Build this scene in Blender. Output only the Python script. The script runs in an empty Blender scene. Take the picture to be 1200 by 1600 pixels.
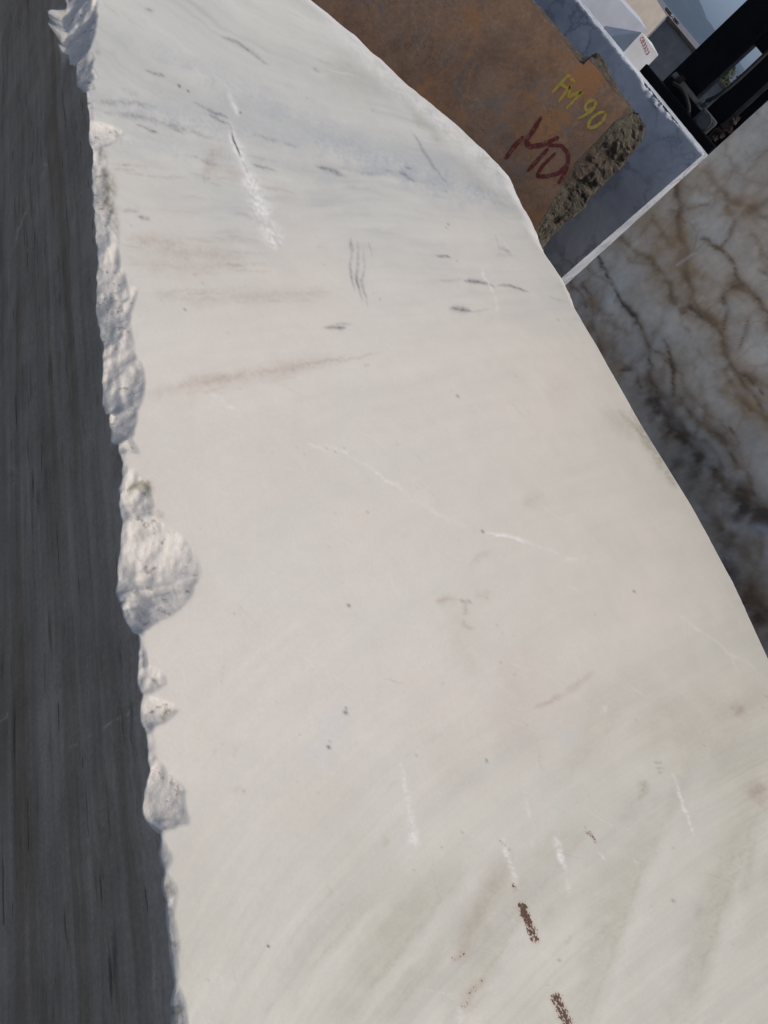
import bpy, bmesh, math, random
import numpy as np
from mathutils import Vector, Matrix
random.seed(7); rng = np.random.default_rng(11)
SC = bpy.context.scene
COL = SC.collection
# ------------------------------------------------------------------ camera
PITCH = math.radians(35.2); FPX = 1200.0
RX, RY = 0.638, 0.770            # the level "right" direction on the rolled picture
CAM = Vector((0, 0, 1.90))
R_ = Vector((1, 0, 0)); U_ = Vector((0, math.sin(PITCH), math.cos(PITCH))); F_ = Vector((0, math.cos(PITCH), -math.sin(PITCH)))
cam_d = bpy.data.cameras.new('camera'); cam = bpy.data.objects.new('camera', cam_d); COL.objects.link(cam)
xc = R_*RX + U_*RY; yc = -R_*RY + U_*RX; zc = -F_
M = Matrix((xc, yc, zc)).transposed().to_4x4(); M.translation = CAM
cam.matrix_world = M
cam_d.sensor_fit = 'VERTICAL'; cam_d.sensor_height = 36; cam_d.lens = FPX/1600*36
cam_d.clip_start = 0.02; cam_d.clip_end = 20000
SC.camera = cam
# ------------------------------------------------------------------ sky, sun, exposure
SUN_EL = math.radians(57); SUN_AZ = math.radians(84)       # azimuth clockwise from +Y
SUN = Vector((math.sin(SUN_AZ)*math.cos(SUN_EL), math.cos(SUN_AZ)*math.cos(SUN_EL), math.sin(SUN_EL)))
w = bpy.data.worlds.new('World'); SC.world = w; w.use_nodes = True
nt = w.node_tree; bg = nt.nodes['Background']; sky = nt.nodes.new('ShaderNodeTexSky')
sky.sky_type = 'NISHITA'; sky.sun_disc = False; sky.sun_elevation = SUN_EL; sky.sun_rotation = SUN_AZ
sky.air_density = 0.6; sky.dust_density = 3.0; sky.ozone_density = 0.6
nt.links.new(sky.outputs[0], bg.inputs[0]); bg.inputs[1].default_value = 0.142
ld = bpy.data.lights.new('sun', 'SUN'); ld.energy = 1.9; ld.angle = math.radians(0.53); ld.color = (1, 0.945, 0.86)
sun = bpy.data.objects.new('sun', ld); COL.objects.link(sun); sun.rotation_euler = SUN.to_track_quat('Z', 'Y').to_euler()
sun.location = (0, 0, 30)
SC.view_settings.view_transform = 'Standard'; SC.view_settings.look = 'None'
SC.view_settings.exposure = 0.0; SC.view_settings.gamma = 1; SC.view_settings.use_curve_mapping = False
SC.render.engine = 'CYCLES'; SC.cycles.max_bounces = 8; SC.cycles.use_denoising = True

# ------------------------------------------------------------------ helpers
def ray(px, py):
    dx, dy = px-600.0, py-800.0
    x = RX*dx + RY*dy; y = RY*dx - RX*dy
    return R_*x + U_*y + F_*FPX
def at(px, py, Y):                  # point on the frontal plane y = Y
    d = ray(px, py); return CAM + d*((Y-CAM.y)/d.y)
def at_plane(px, py, p0, nrm):
    d = ray(px, py); return CAM + d*((p0-CAM).dot(nrm)/d.dot(nrm))
def project(P):                     # numpy (N,3) -> measured chart coordinates of the stone faces
    q = P - np.array(CAM)
    x = q@np.array(R_); y = q@np.array(U_); z = np.maximum(q@np.array(F_), 0.05)
    x = x/z*FPX; y = y/z*FPX
    return 600 + RX*x + RY*y, 800 + RY*x - RX*y

_perm = rng.permutation(512); _perm = np.concatenate([_perm, _perm, _perm])
_g = rng.normal(size=(512, 3)); _g /= np.linalg.norm(_g, axis=1)[:, None]
def perlin(x, y, z=None):
    x = np.asarray(x, float); y = np.asarray(y, float); z = np.zeros_like(x) + (0.37 if z is None else z)
    xi = np.floor(x).astype(int); yi = np.floor(y).astype(int); zi = np.floor(z).astype(int)
    xf = x-xi; yf = y-yi; zf = z-zi
    u = xf*xf*xf*(xf*(xf*6-15)+10); v = yf*yf*yf*(yf*(yf*6-15)+10); ww = zf*zf*zf*(zf*(zf*6-15)+10)
    xi &= 511; yi &= 511; zi &= 511
    def gr(a, b, c):
        h = _perm[_perm[_perm[(xi+a) & 511] + ((yi+b) & 511)] + ((zi+c) & 511)]
        gg = _g[h]
        return gg[..., 0]*(xf-a) + gg[..., 1]*(yf-b) + gg[..., 2]*(zf-c)
    L = lambda a, b, t: a + t*(b-a)
    return L(L(L(gr(0,0,0), gr(1,0,0), u), L(gr(0,1,0), gr(1,1,0), u), v),
             L(L(gr(0,0,1), gr(1,0,1), u), L(gr(0,1,1), gr(1,1,1), u), v), ww)*1.5
def fbm(x, y, z=None, o=4, gain=.5):
    s = 0; a = 1; x = np.asarray(x, float); y = np.asarray(y, float)
    zz = 0.37 if z is None else z
    for i in range(o):
        s = s + a*perlin(x*2**i + 13.7*i, y*2**i + 7.1*i, zz*2**i + 3.3*i); a *= gain
    return s
def sstep(a, b, x):
    t = np.clip((x-a)/(b-a), 0, 1); return t*t*(3-2*t)

def link_mesh(name, me, mat, parent=None):
    o = bpy.data.objects.new(name, me); COL.objects.link(o)
    if mat: me.materials.append(mat)
    if parent: o.parent = parent
    return o
def tag(o, label=None, cat=None, group=None, kind=None):
    if label: o['label'] = label
    if cat: o['category'] = cat
    if group: o['group'] = group
    if kind: o['kind'] = kind
    return o
def empty(name, loc, label, cat, group=None):
    o = bpy.data.objects.new(name, None); COL.objects.link(o); o.location = loc; o.empty_display_size = .1
    bpy.context.view_layer.update()
    return tag(o, label, cat, group)
def mesh_np(name, V, Fc, smooth=True):
    me = bpy.data.meshes.new(name); me.from_pydata([tuple(map(float, v)) for v in V], [], [tuple(map(int, f)) for f in Fc])
    if smooth: me.polygons.foreach_set('use_smooth', [True]*len(me.polygons))
    me.update(); return me
def fast_quads(name, V, Q):
    me = bpy.data.meshes.new(name); nv = len(V); nf = len(Q)
    me.vertices.add(nv); me.vertices.foreach_set('co', np.ascontiguousarray(V, dtype=np.float32).ravel())
    me.loops.add(nf*4); me.loops.foreach_set('vertex_index', np.ascontiguousarray(Q, dtype=np.int32).ravel())
    me.polygons.add(nf); me.polygons.foreach_set('loop_start', np.arange(0, nf*4, 4, dtype=np.int32))
    try: me.polygons.foreach_set('loop_total', np.full(nf, 4, dtype=np.int32))
    except Exception: pass
    me.update(calc_edges=True); me.validate()
    me.polygons.foreach_set('use_smooth', np.ones(nf, dtype=bool)); return me
def col_attr(me, name, A):
    a = me.attributes.new(name, 'FLOAT_COLOR', 'POINT')
    B = np.ones((len(me.vertices), 4), dtype=np.float32); B[:, :A.shape[1]] = A
    a.data.foreach_set('color', B.ravel())
def bm_obj(name, bm, mat, parent=None, smooth=False, local=True):
    bmesh.ops.recalc_face_normals(bm, faces=bm.faces[:])
    me = bpy.data.meshes.new(name); bm.to_mesh(me); bm.free()
    if smooth: me.polygons.foreach_set('use_smooth', [True]*len(me.polygons))
    o = link_mesh(name, me, mat, parent)
    if parent: o.matrix_parent_inverse = Matrix.Translation(-parent.location)
    return o
def bar(p0, p1, wd, dp, side, bev=.004, bm=None):
    """box from p0 to p1; wd along `side`, dp along the third axis"""
    bm = bm or bmesh.new()
    p0 = Vector(p0); p1 = Vector(p1); a = (p1-p0); L = a.length; a = a.normalized()
    s = (Vector(side) - a*Vector(side).dot(a)).normalized(); k = a.cross(s)
    r = bmesh.ops.create_cube(bm, size=1)
    m = Matrix((s*wd, k*dp, a*L)).transposed().to_4x4(); m.translation = (p0+p1)/2
    bmesh.ops.transform(bm, matrix=m, verts=r['verts'])
    if bev:
        es = list({e for v in r['verts'] for e in v.link_edges})
        bmesh.ops.bevel(bm, geom=es, offset=bev, segments=2, affect='EDGES', profile=.6)
    return bm
def rod(p0, p1, r0, r1=None, seg=24, bm=None):
    bm = bm or bmesh.new(); p0 = Vector(p0); p1 = Vector(p1); r1 = r0 if r1 is None else r1
    a = p1-p0; q = a.to_track_quat('Z', 'Y').to_matrix().to_4x4(); q.translation = (p0+p1)/2
    bmesh.ops.create_cone(bm, cap_ends=True, segments=seg, radius1=r0, radius2=r1, depth=a.length, matrix=q)
    return bm

# ------------------------------------------------------------------ materials
def mat(name):
    m = bpy.data.materials.new(name); m.use_nodes = True
    return m, m.node_tree, m.node_tree.nodes['Principled BSDF']
def N(nt, typ, **kw):
    n = nt.nodes.new(typ)
    for k, v in kw.items():
        if k in n.inputs.keys(): n.inputs[k].default_value = v
        else: setattr(n, k, v)
    return n
def ramp(nt, fac, stops):
    r = nt.nodes.new('ShaderNodeValToRGB'); e = r.color_ramp.elements
    while len(e) < len(stops): e.new(.5)
    for i, (p, c) in enumerate(stops):
        e[i].position = p; e[i].color = (c, c, c, 1) if isinstance(c, (int, float)) else (*c, 1)
    nt.links.new(fac, r.inputs[0]); return r.outputs[0]
def mix(nt, fac, a, b, mode='MIX'):
    n = nt.nodes.new('ShaderNodeMix'); n.data_type = 'RGBA'; n.blend_type = mode
    for s, v in ((n.inputs[0], fac), (n.inputs[6], a), (n.inputs[7], b)):
        if hasattr(v, 'links'): nt.links.new(v, s)
        elif isinstance(v, (int, float)): s.default_value = v
        else: s.default_value = (*v, 1)
    return n.outputs[2]
def math_(nt, op, a, b=0.0):
    n = nt.nodes.new('ShaderNodeMath'); n.operation = op
    for s, v in ((n.inputs[0], a), (n.inputs[1], b)):
        if hasattr(v, 'links'): nt.links.new(v, s)
        else: s.default_value = v
    return n.outputs[0]
def coords(nt, scale=(1,1,1), rot=(0,0,0)):
    t = nt.nodes.new('ShaderNodeTexCoord'); m = nt.nodes.new('ShaderNodeMapping')
    m.inputs['Scale'].default_value = scale; m.inputs['Rotation'].default_value = rot
    nt.links.new(t.outputs['Object'], m.inputs[0]); return m.outputs[0]
def noise(nt, vec, scale, detail=6, rough=.55, dist=0):
    n = N(nt, 'ShaderNodeTexNoise', Scale=scale, Detail=detail, Roughness=rough, Distortion=dist)
    nt.links.new(vec, n.inputs['Vector']); return n.outputs[0]
def bump(nt, bs, h, strength, dist, chain=None):
    b = N(nt, 'ShaderNodeBump', Strength=1.0, Distance=dist)
    if hasattr(strength, 'links'): nt.links.new(strength, b.inputs['Strength'])
    else: b.inputs['Strength'].default_value = strength
    nt.links.new(h, b.inputs['Height'])
    if chain: nt.links.new(chain, b.inputs['Normal'])
    nt.links.new(b.outputs[0], bs.inputs['Normal']); return b.outputs[0]
def simple(name, col, rough=.6, metal=0, var=.25, sc=8, bmp=.15, spec=.5):
    m, nt, bs = mat(name); v = coords(nt); bs.inputs['Specular IOR Level'].default_value = spec
    n1 = noise(nt, v, sc); c = ramp(nt, n1, [(.25, tuple(x*(1-var) for x in col)), (.75, tuple(min(1, x*(1+var)) for x in col))])
    nt.links.new(c, bs.inputs['Base Color']); bs.inputs['Metallic'].default_value = metal
    nt.links.new(ramp(nt, noise(nt, v, sc*3), [(.3, max(0, rough-.12)), (.7, min(1, rough+.12))]), bs.inputs['Roughness'])
    bump(nt, bs, noise(nt, v, sc*12), bmp, .004); return m

# white marble: colours come from the vein chart stored on the mesh
m_white, nt, bs = mat('cream marble')
va = N(nt, 'ShaderNodeAttribute', attribute_name='albedo'); vb = N(nt, 'ShaderNodeAttribute', attribute_name='wear')
sp = nt.nodes.new('ShaderNodeSeparateColor'); nt.links.new(vb.outputs['Color'], sp.inputs[0])
v = coords(nt)
grain = ramp(nt, noise(nt, v, 160, 5, .6), [(.3, .982), (.7, 1.016)])
c = mix(nt, 1.0, va.outputs['Color'], grain, 'MULTIPLY')
cloud = ramp(nt, noise(nt, v, 14, 5, .6, .6), [(.35, (.98, .98, .98)), (.65, (1.012, 1.012, 1.012))])
c = mix(nt, 1.0, c, cloud, 'MULTIPLY')
cr = N(nt, 'ShaderNodeTexVoronoi', Scale=520.0); nt.links.new(v, cr.inputs['Vector']); crs = nt.nodes.new('ShaderNodeSeparateColor'); nt.links.new(cr.outputs['Color'], crs.inputs[0])
c = mix(nt, 1.0, c, ramp(nt, crs.outputs[0], [(0, .982), (.9, 1.01), (1, 1.03)]), 'MULTIPLY')
rz = nt.nodes.new('ShaderNodeTexCoord'); rm = nt.nodes.new('ShaderNodeVectorRotate'); rm.rotation_type = 'Z_AXIS'; rm.inputs['Angle'].default_value = math.atan2(.6, .8)
nt.links.new(rz.outputs['Object'], rm.inputs['Vector']); sm_ = nt.nodes.new('ShaderNodeMapping'); sm_.inputs['Scale'].default_value = (8, 1, 200); nt.links.new(rm.outputs[0], sm_.inputs[0])
sm2 = nt.nodes.new('ShaderNodeMapping'); sm2.inputs['Scale'].default_value = (4.0, 1, 60); nt.links.new(rm.outputs[0], sm2.inputs[0])
stk = math_(nt, 'MULTIPLY', ramp(nt, noise(nt, sm_.outputs[0], 1.0, 4, .65), [(.3, .93), (.7, 1.06)]), ramp(nt, noise(nt, sm2.outputs[0], 1.0, 5, .65), [(.28, .80), (.5, 1.0), (.72, 1.12)]))
stk = math_(nt, 'MULTIPLY', stk, ramp(nt, noise(nt, v, 8, 9, .7), [(.3, .78), (.7, 1.2)]))
stk = math_(nt, 'MULTIPLY', stk, ramp(nt, noise(nt, v, 210, 3, .7), [(.3, .86), (.7, 1.14)]))
sm3 = nt.nodes.new('ShaderNodeMapping'); sm3.inputs['Scale'].default_value = (13, 1, 110); nt.links.new(rm.outputs[0], sm3.inputs[0])
stk = math_(nt, 'MULTIPLY', stk, ramp(nt, noise(nt, sm3.outputs[0], 1.0, 2, .5), [(.27, .42), (.31, 1.0)]))
c = mix(nt, sp.outputs[2], c, mix(nt, 1.0, c, stk, 'MULTIPLY'))
# rust scraped on in fine grains, only where the wear chart says so
grit = noise(nt, coords(nt, (1.0, 1.0, 1.0)), 330, 3, .6)
thr = math_(nt, 'ADD', grit, math_(nt, 'MULTIPLY', sp.outputs[0], .34))
rust = ramp(nt, thr, [(.70, 0.0), (.78, 1.0)])
rustm = math_(nt, 'MULTIPLY', rust, ramp(nt, sp.outputs[0], [(.03, 0.0), (.2, 1.0)]))
c = mix(nt, ramp(nt, sp.outputs[0], [(.0, 0.0), (1, .45)]), c, (.42, .27, .19))
c = mix(nt, rustm, c, (.085, .045, .026))
# dust pits in the chips
pit = ramp(nt, math_(nt, 'ADD', noise(nt, v, 75, 4, .6), math_(nt, 'MULTIPLY', sp.outputs[1], .10)), [(.69, 0.0), (.76, 1.0)])
pitm = math_(nt, 'MULTIPLY', pit, sp.outputs[1])
c = mix(nt, math_(nt, 'MULTIPLY', pitm, .6), c, (.22, .19, .15))
nt.links.new(c, bs.inputs['Base Color'])
bs.inputs['Specular IOR Level'].default_value = .3
nt.links.new(ramp(nt, noise(nt, v, 9, 4), [(.3, .44), (.7, .62)]), bs.inputs['Roughness'])
b1 = bump(nt, bs, noise(nt, v, 230, 4, .6), .045, .002)
b2 = bump(nt, bs, noise(nt, v, 55, 7, .65), math_(nt, 'MULTIPLY', sp.outputs[1], .38), .007, b1)

# ------------------------------------------------------------------ setting
def ground():
    m, nt, bs = mat('yard concrete'); v = coords(nt)
    c = ramp(nt, noise(nt, v, .6, 8, .6), [(.3, (.10, .096, .09)), (.7, (.17, .163, .152))])
    c = mix(nt, 1.0, c, ramp(nt, noise(nt, v, 12, 6), [(.3, .75), (.7, 1.1)]), 'MULTIPLY')
    nt.links.new(c, bs.inputs['Base Color']); bs.inputs['Roughness'].default_value = .9
    bump(nt, bs, noise(nt, v, 20, 8, .7), .4, .01)
    bm = bmesh.new(); bmesh.ops.create_circle(bm, cap_ends=True, segments=96, radius=4600)
    tag(bm_obj('ground', bm, m), kind='structure')
ground()
def mountains():
    m, nt, bs = mat('scrub hillside'); v = coords(nt)
    c = ramp(nt, noise(nt, v, .004, 8, .65), [(.3, (.022, .03, .02)), (.55, (.04, .045, .032)), (.8, (.08, .075, .062))])
    nt.links.new(c, bs.inputs['Base Color']); bs.inputs['Roughness'].default_value = 1
    nx, ny = 260, 40; D = 3200.0
    xs = np.linspace(-2600, 2600, nx); 
    prof = [(-2600, 210), (-1500, 260), (-900, 175)]
    for px, py in ((1060, -50), (1080, -22), (1094, 0), (1101, 18), (1104, 31), (1120, 49), (1155, 94), (1162, 106), (1185, 140)):
        p = at(px, py, D); prof.append((p.x, p.z))
    prof += [(400, 42), (1000, 90), (1700, 60), (2600, 130)]
    prof.sort(); hp = np.interp(xs, [a for a, b in prof], [b for a, b in prof])
    V = []; 
    for j in range(ny):
        f = j/(ny-1); yy = D - 700 + f*1100
        hz = np.sin(min(1, f/0.636)*math.pi/2)**1.3 if f < .636 else 1 - .5*(f-.636)
        rel = fbm(xs/240, np.full(nx, yy/240), o=5)
        z = hp*hz + rel*16*np.sin(np.pi*min(1, f/.636))*(1 if f < .636 else 0)
        z += fbm(xs/30, np.full(nx, yy/30), o=3)*1.2*hz
        V.append(np.stack([xs, np.full(nx, yy), z - 2 + (0 if j else -6)], 1))
    V = np.concatenate(V); idx = np.arange(nx*ny).reshape(ny, nx)
    Q = np.stack([idx[:-1, :-1], idx[:-1, 1:], idx[1:, 1:], idx[1:, :-1]], -1).reshape(-1, 4)
    tag(link_mesh('hills', fast_quads('hills', V, Q), m), kind='structure')
mountains()

# ------------------------------------------------------------------ the big cream block
H = .65; ZT = 1.25
TV = np.array((.8, -.6)); NV = np.array((.6, .8))
P0 = Vector((0, 0, ZT))
def tn(px, py, dz=0):
    p = at_plane(px, py, P0-Vector((0, 0, dz)), Vector((0, 0, 1))); return p.x*TV[0]+p.y*TV[1], p.x*NV[0]+p.y*NV[1]
def white_block():
    # ---- vein chart: measured mark positions on the sawn top, painted into layers
    X0, Y0, CW, CH = -200, -260, 1600, 2160
    gx, gy = np.meshgrid(np.arange(CW)+X0, np.arange(CH)+Y0); gx = gx.astype(np.float32); gy = gy.astype(np.float32)
    n_f = fbm(gx/5, gy/5, .2, 3); n_m = fbm(gx/26, gy/26, 5.2, 4); n_l = fbm(gx/170, gy/170, 9.1, 4); n_l2 = fbm(gx/240, gy/240, 31.1, 3)
    wx = n_l*9 + n_m*3
    S = .25 - .0011*(gy-180); psi = gy + wx - S*(gx-600); al = (gx - S*(gy-800))/np.sqrt(1+S*S)
    brk = np.clip(.55+1.1*n_l2+.5*n_l, .05, 1.4); st1 = fbm(psi/18, al/150, 2.2, 4, .62)*brk; st2 = fbm(psi/60, al/320, 17.2, 3); st3 = fbm(psi/7, al/70, 44.0, 3, .6)
    lay = {k: np.zeros((CH, CW), np.float32) for k in ('grey', 'brown', 'white', 'rust', 'olive', 'dark', 'blue')}
    def stroke(k, pts, w, amp=1.0, rag=.6, w1=None, taper=.25, wob=0, soft=2.0):
        pts = [(float(a), float(b)) for a, b in pts]; w1 = w if w1 is None else w1
        mg = 3.2*max(w, w1) + wob + 3
        xa = int(max(0, min(p[0] for p in pts)-mg-X0)); xb = int(min(CW, max(p[0] for p in pts)+mg-X0))
        ya = int(max(0, min(p[1] for p in pts)-mg-Y0)); yb = int(min(CH, max(p[1] for p in pts)+mg-Y0))
        if xa >= xb or ya >= yb: return
        sx = gx[ya:yb, xa:xb] + n_m[ya:yb, xa:xb]*wob; sy = gy[ya:yb, xa:xb] + n_m[ya:yb, xa:xb][:, ::-1]*wob
        seg = [math.dist(pts[i], pts[i+1]) for i in range(len(pts)-1)]; tot = max(sum(seg), 1e-3); acc = 0
        best = np.full(sx.shape, 1e9, np.float32); par = np.zeros_like(best)
        for i, L in enumerate(seg):
            ax, ay = pts[i]; dx, dy = (pts[i+1][0]-ax)/max(L, 1e-4), (pts[i+1][1]-ay)/max(L, 1e-4)
            q = np.clip((sx-ax)*dx + (sy-ay)*dy, 0, L); d = np.hypot(sx-ax-q*dx, sy-ay-q*dy)
            b = d < best; best = np.where(b, d, best); par = np.where(b, (acc+q)/tot, par); acc += L
        ww = (w + (w1-w)*par)
        tp = np.ones_like(par) if taper <= 0 else np.clip(np.minimum(par, 1-par)/taper, 0, 1)**.6
        ww = ww*(.35+.65*tp)
        f = np.exp(-(best/ww)**soft)*amp*(.25+.75*tp)
        f = f*np.clip(1 + rag*(1.5*n_f[ya:yb, xa:xb]+n_m[ya:yb, xa:xb]), 0, 1.8)
        L_ = lay[k][ya:yb, xa:xb]; np.maximum(L_, f, out=L_)
    # grey and blue-grey veins
    for p, w_, a in [
        ([(228,110),(258,119)], 2, .8), ([(212,193),(232,200),(249,209)], 2, .95), ([(300,161),(330,172),(358,184)], 2.4, .8),
        ([(315,175),(362,194)], 2, .7), ([(145,158),(200,160),(240,166)], 5, .35), ([(145,170),(240,186),(300,205),(350,222)], 4, .4),
        ([(270,198),(290,212)], 1.6, .5), ([(345,56),(372,66),(418,102)], 3, .5), ([(225,12),(240,18)], 3, .5), ([(392,82),(422,103)], 2, .35),
        ([(493,258),(512,265),(540,275)], 4, .5), ([(498,262),(520,266)], 1.6, .7), ([(618,268),(630,274),(650,284)], 3, .6), ([(600,266),(612,269)], 1.6, .6),
        ([(632,264),(645,266)], 1.5, .55), ([(395,210),(440,222)], 3, .3), ([(445,225),(465,230)], 2, .3), ([(520,262),(605,275)], 3, .25),
        ([(487,107),(498,112)], 1.8, .6), ([(285,240),(330,255),(350,262)], 2, .3), ([(395,255),(433,268)], 1.8, .55),
        ([(549,370),(547,415),(556,456)], 1.7, .62), ([(560,376),(557,425),(567,470)], 1.7, .72), ([(570,388),(567,440),(577,482)], 1.5, .45), ([(548,371),(551,392)], 2.2, .5), ([(577,378),(582,402)], 1.2, .3),
        ([(681,401),(706,403)], 2, .6), ([(722,438),(750,441),(775,447)], 2.4, .85), ([(775,446),(800,447),(826,456)], 1.8, .7), ([(690,438),(722,438)], 2, .25),
        ([(701,484),(716,484),(738,487)], 4, .75), ([(735,486),(765,484)], 2, .25), ([(506,513),(520,511),(544,510)], 3.2, .7), ([(520,508),(552,505)], 1.4, .4), ([(780,388),(800,395)], 3, .35),
        ([(855,462),(882,471)], 1.8, .4), ([(216,336),(234,342)], 2.6, .9), ([(190,256),(202,257)], 2, .5), ([(640,203),(662,238),(690,278)], 2.2, .42), ([(690,278),(700,288)], 1.5, .3),
        ([(570,568),(580,570)], 2, .35), ([(1022,1190),(1034,1194)], 2.2, .4), ([(1024,1198),(1036,1202)], 2.2, .4), ([(1026,1206),(1034,1208)], 2, .35)]:
        stroke('grey', p, w_, min(1, a*1.25), .5, wob=3, soft=1.7)
    for p, w_, a in [([(440,190),(560,240),(700,288),(850,332)], 22, .55), ([(150,165),(300,185),(450,215)], 14, .35), ([(300,120),(420,170),(520,205)], 18, .3),
        ([(600,250),(700,280),(780,300)], 9, .35), ([(300,100),(400,150)], 10, .22), ([(190,320),(215,330)], 5, .2)]:
        stroke('blue', p, w_, min(1, a*1.5), .7, wob=12)
    for p, w_, a in [([(495,1215),(510,1160),(535,1095)], 22, .75), ([(545,1090),(560,1040)], 16, .3), ([(880,1180),(900,1120)], 20, .5), ([(1080,1330),(1095,1240)], 30, .4),
        ([(770,1530),(790,1515)], 9, .6), ([(860,1300),(885,1230)], 18, .35), ([(1010,1580),(1090,1380)], 30, .3), ([(700,1500),(860,1180)], 30, .25)]:
        stroke('white', p, w_, a*.3, .5, wob=10); stroke('blue', p, w_, a*.45, .5, wob=10)
    for p, w_, a in [([(140,150),(260,175),(420,205),(560,250)], 26, .3), ([(180,60),(330,110),(470,170)], 20, .25), ([(330,130),(460,190),(620,250),(760,290)], 30, .35), ([(160,205),(300,235),(460,262),(600,290)], 14, .22)]:
        stroke('blue', p, w_, min(1, a*1.5), .5, wob=10); stroke('blue', [(x_, y_+9) for x_, y_ in p], w_*.25, min(1, a*1.6), .9, wob=8)
    for p, w_, a in [([(520,1600),(640,1440),(720,1340)], 34, .3), ([(690,1600),(790,1440),(900,1290)], 40, .3), ([(900,1600),(960,1420),(1030,1250)], 36, .32), ([(1050,1600),(1110,1420),(1170,1250)], 34, .35), ([(420,1560),(520,1450),(600,1380)], 26, .2), ([(850,1230),(960,1100),(1080,1040)], 34, .2)]:
        stroke('olive', p, w_, a*1.05, .30, wob=8, taper=.45); stroke('olive', [(x_+18, y_+4) for x_, y_ in p], w_*.22, a*1.3, .5, wob=6, taper=.4); stroke('white', [(x_+44, y_) for x_, y_ in p], w_*.45, a*.6, .4, wob=8, taper=.45)
    for _ in range(150):                       # faint drag scuffs from slings and forks
        x, y = rng.uniform(180, 1200), rng.uniform(0, 1600); a_ = rng.choice([1.2, 1.35, .65, .3]) + rng.normal(0, .2); L = rng.uniform(8, 70)
        stroke('white' if rng.random() < .65 else 'grey', [(x, y), (x+L*math.cos(a_)*.5+rng.normal(0, 2), y+L*math.sin(a_)*.5), (x+L*math.cos(a_), y+L*math.sin(a_))], rng.uniform(.6, 1.1), rng.uniform(.08, .28), 1.0, wob=2)
    # brown / rose veins
    for p, w_, a in [([(188,327),(216,328)], 2, .9), ([(205,368),(240,373),(300,382)], 9, .55), ([(215,385),(330,398),(385,402)], 11, .45), ([(200,412),(300,416),(390,411)], 12, .4),
        ([(345,415),(388,414)], 2, .8), ([(302,428),(312,426)], 3, .7), ([(235,460),(330,468),(430,460),(520,456)], 8, .4), ([(250,458),(290,456)], 3, .45), ([(215,622),(300,600),(420,580),(540,559)], 9, .55),
        ([(440,578),(470,571),(500,565)], 4, .7), ([(480,569),(510,563),(542,558)], 2.2, .8), ([(330,240),(350,235)], 12, .5), ([(318,262),(345,268)], 10, .45), ([(350,265),(390,275)], 8, .35), ([(318,276),(330,281)], 2, .8),
        ([(340,276),(351,276)], 3, .6), ([(325,250),(337,255)], 4, .6), ([(680,934),(700,936),(716,938)], 4, .6), ([(716,937),(742,940)], 3, .9), ([(745,935),(770,925)], 6, .3), ([(729,940),(728,962)], 3.5, .6),
        ([(724,965),(728,978),(742,984)], 3, .55), ([(735,880),(770,858)], 5, .35), ([(828,1112),(862,1096),(882,1085)], 5, .6), ([(880,1088),(905,1068),(932,1048)], 4, .5), ([(855,1094),(866,1098)], 4, .7),
        ([(780,1036),(786,1034)], 2.5, .8), ([(690,1066),(693,1068)], 2.5, .7), ([(703,1505),(722,1488),(742,1466)], 10, .55), ([(1150,1120),(1165,1105)], 9, .7), ([(1175,1248),(1200,1230)], 14, .7),
        ([(595,1325),(606,1308)], 4, .5), ([(820,1000),(815,1100),(800,1200)], 40, .22), ([(720,1560),(760,1525)], 7, .35), ([(725,1585),(770,1545)], 5, .4), ([(495,1238),(500,1240)], 2, .5), ([(384,1238),(388,1240)], 2.5, .7),
        ([(710,1170),(730,1240)], 30, .16), ([(820,790),(850,770)], 9, .3), ([(850,610),(900,600)], 30, .12), ([(505,1400),(520,1390)], 4, .45), ([(790,1330),(740,1440),(715,1500)], 20, .35)]:
        stroke('brown', p, w_*1.1, min(1, a*.95), .35, wob=5, soft=1.5)
    for (xa, xb, ya, yb, sl0, num) in [(188, 400, 366, 420, .06, 34), (230, 520, 452, 472, -.02, 16), (205, 545, 556, 628, -.19, 26), (315, 400, 232, 285, .2, 10), (150, 420, 255, 330, .08, 8)]:
        for _ in range(num):
            x = rng.uniform(xa, xb-40); L = rng.uniform(25, 110); y = rng.uniform(ya, yb) if sl0 > -.1 else 622 + (x-210)*sl0 + rng.normal(0, 7)
            stroke('brown', [(x, y), (x+L*.5, y+L*.5*sl0+rng.normal(0, 1.5)), (x+L, y+L*sl0)], rng.uniform(.8, 2.6), rng.uniform(.15, .5), .5, wob=3, soft=1.6)
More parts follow.
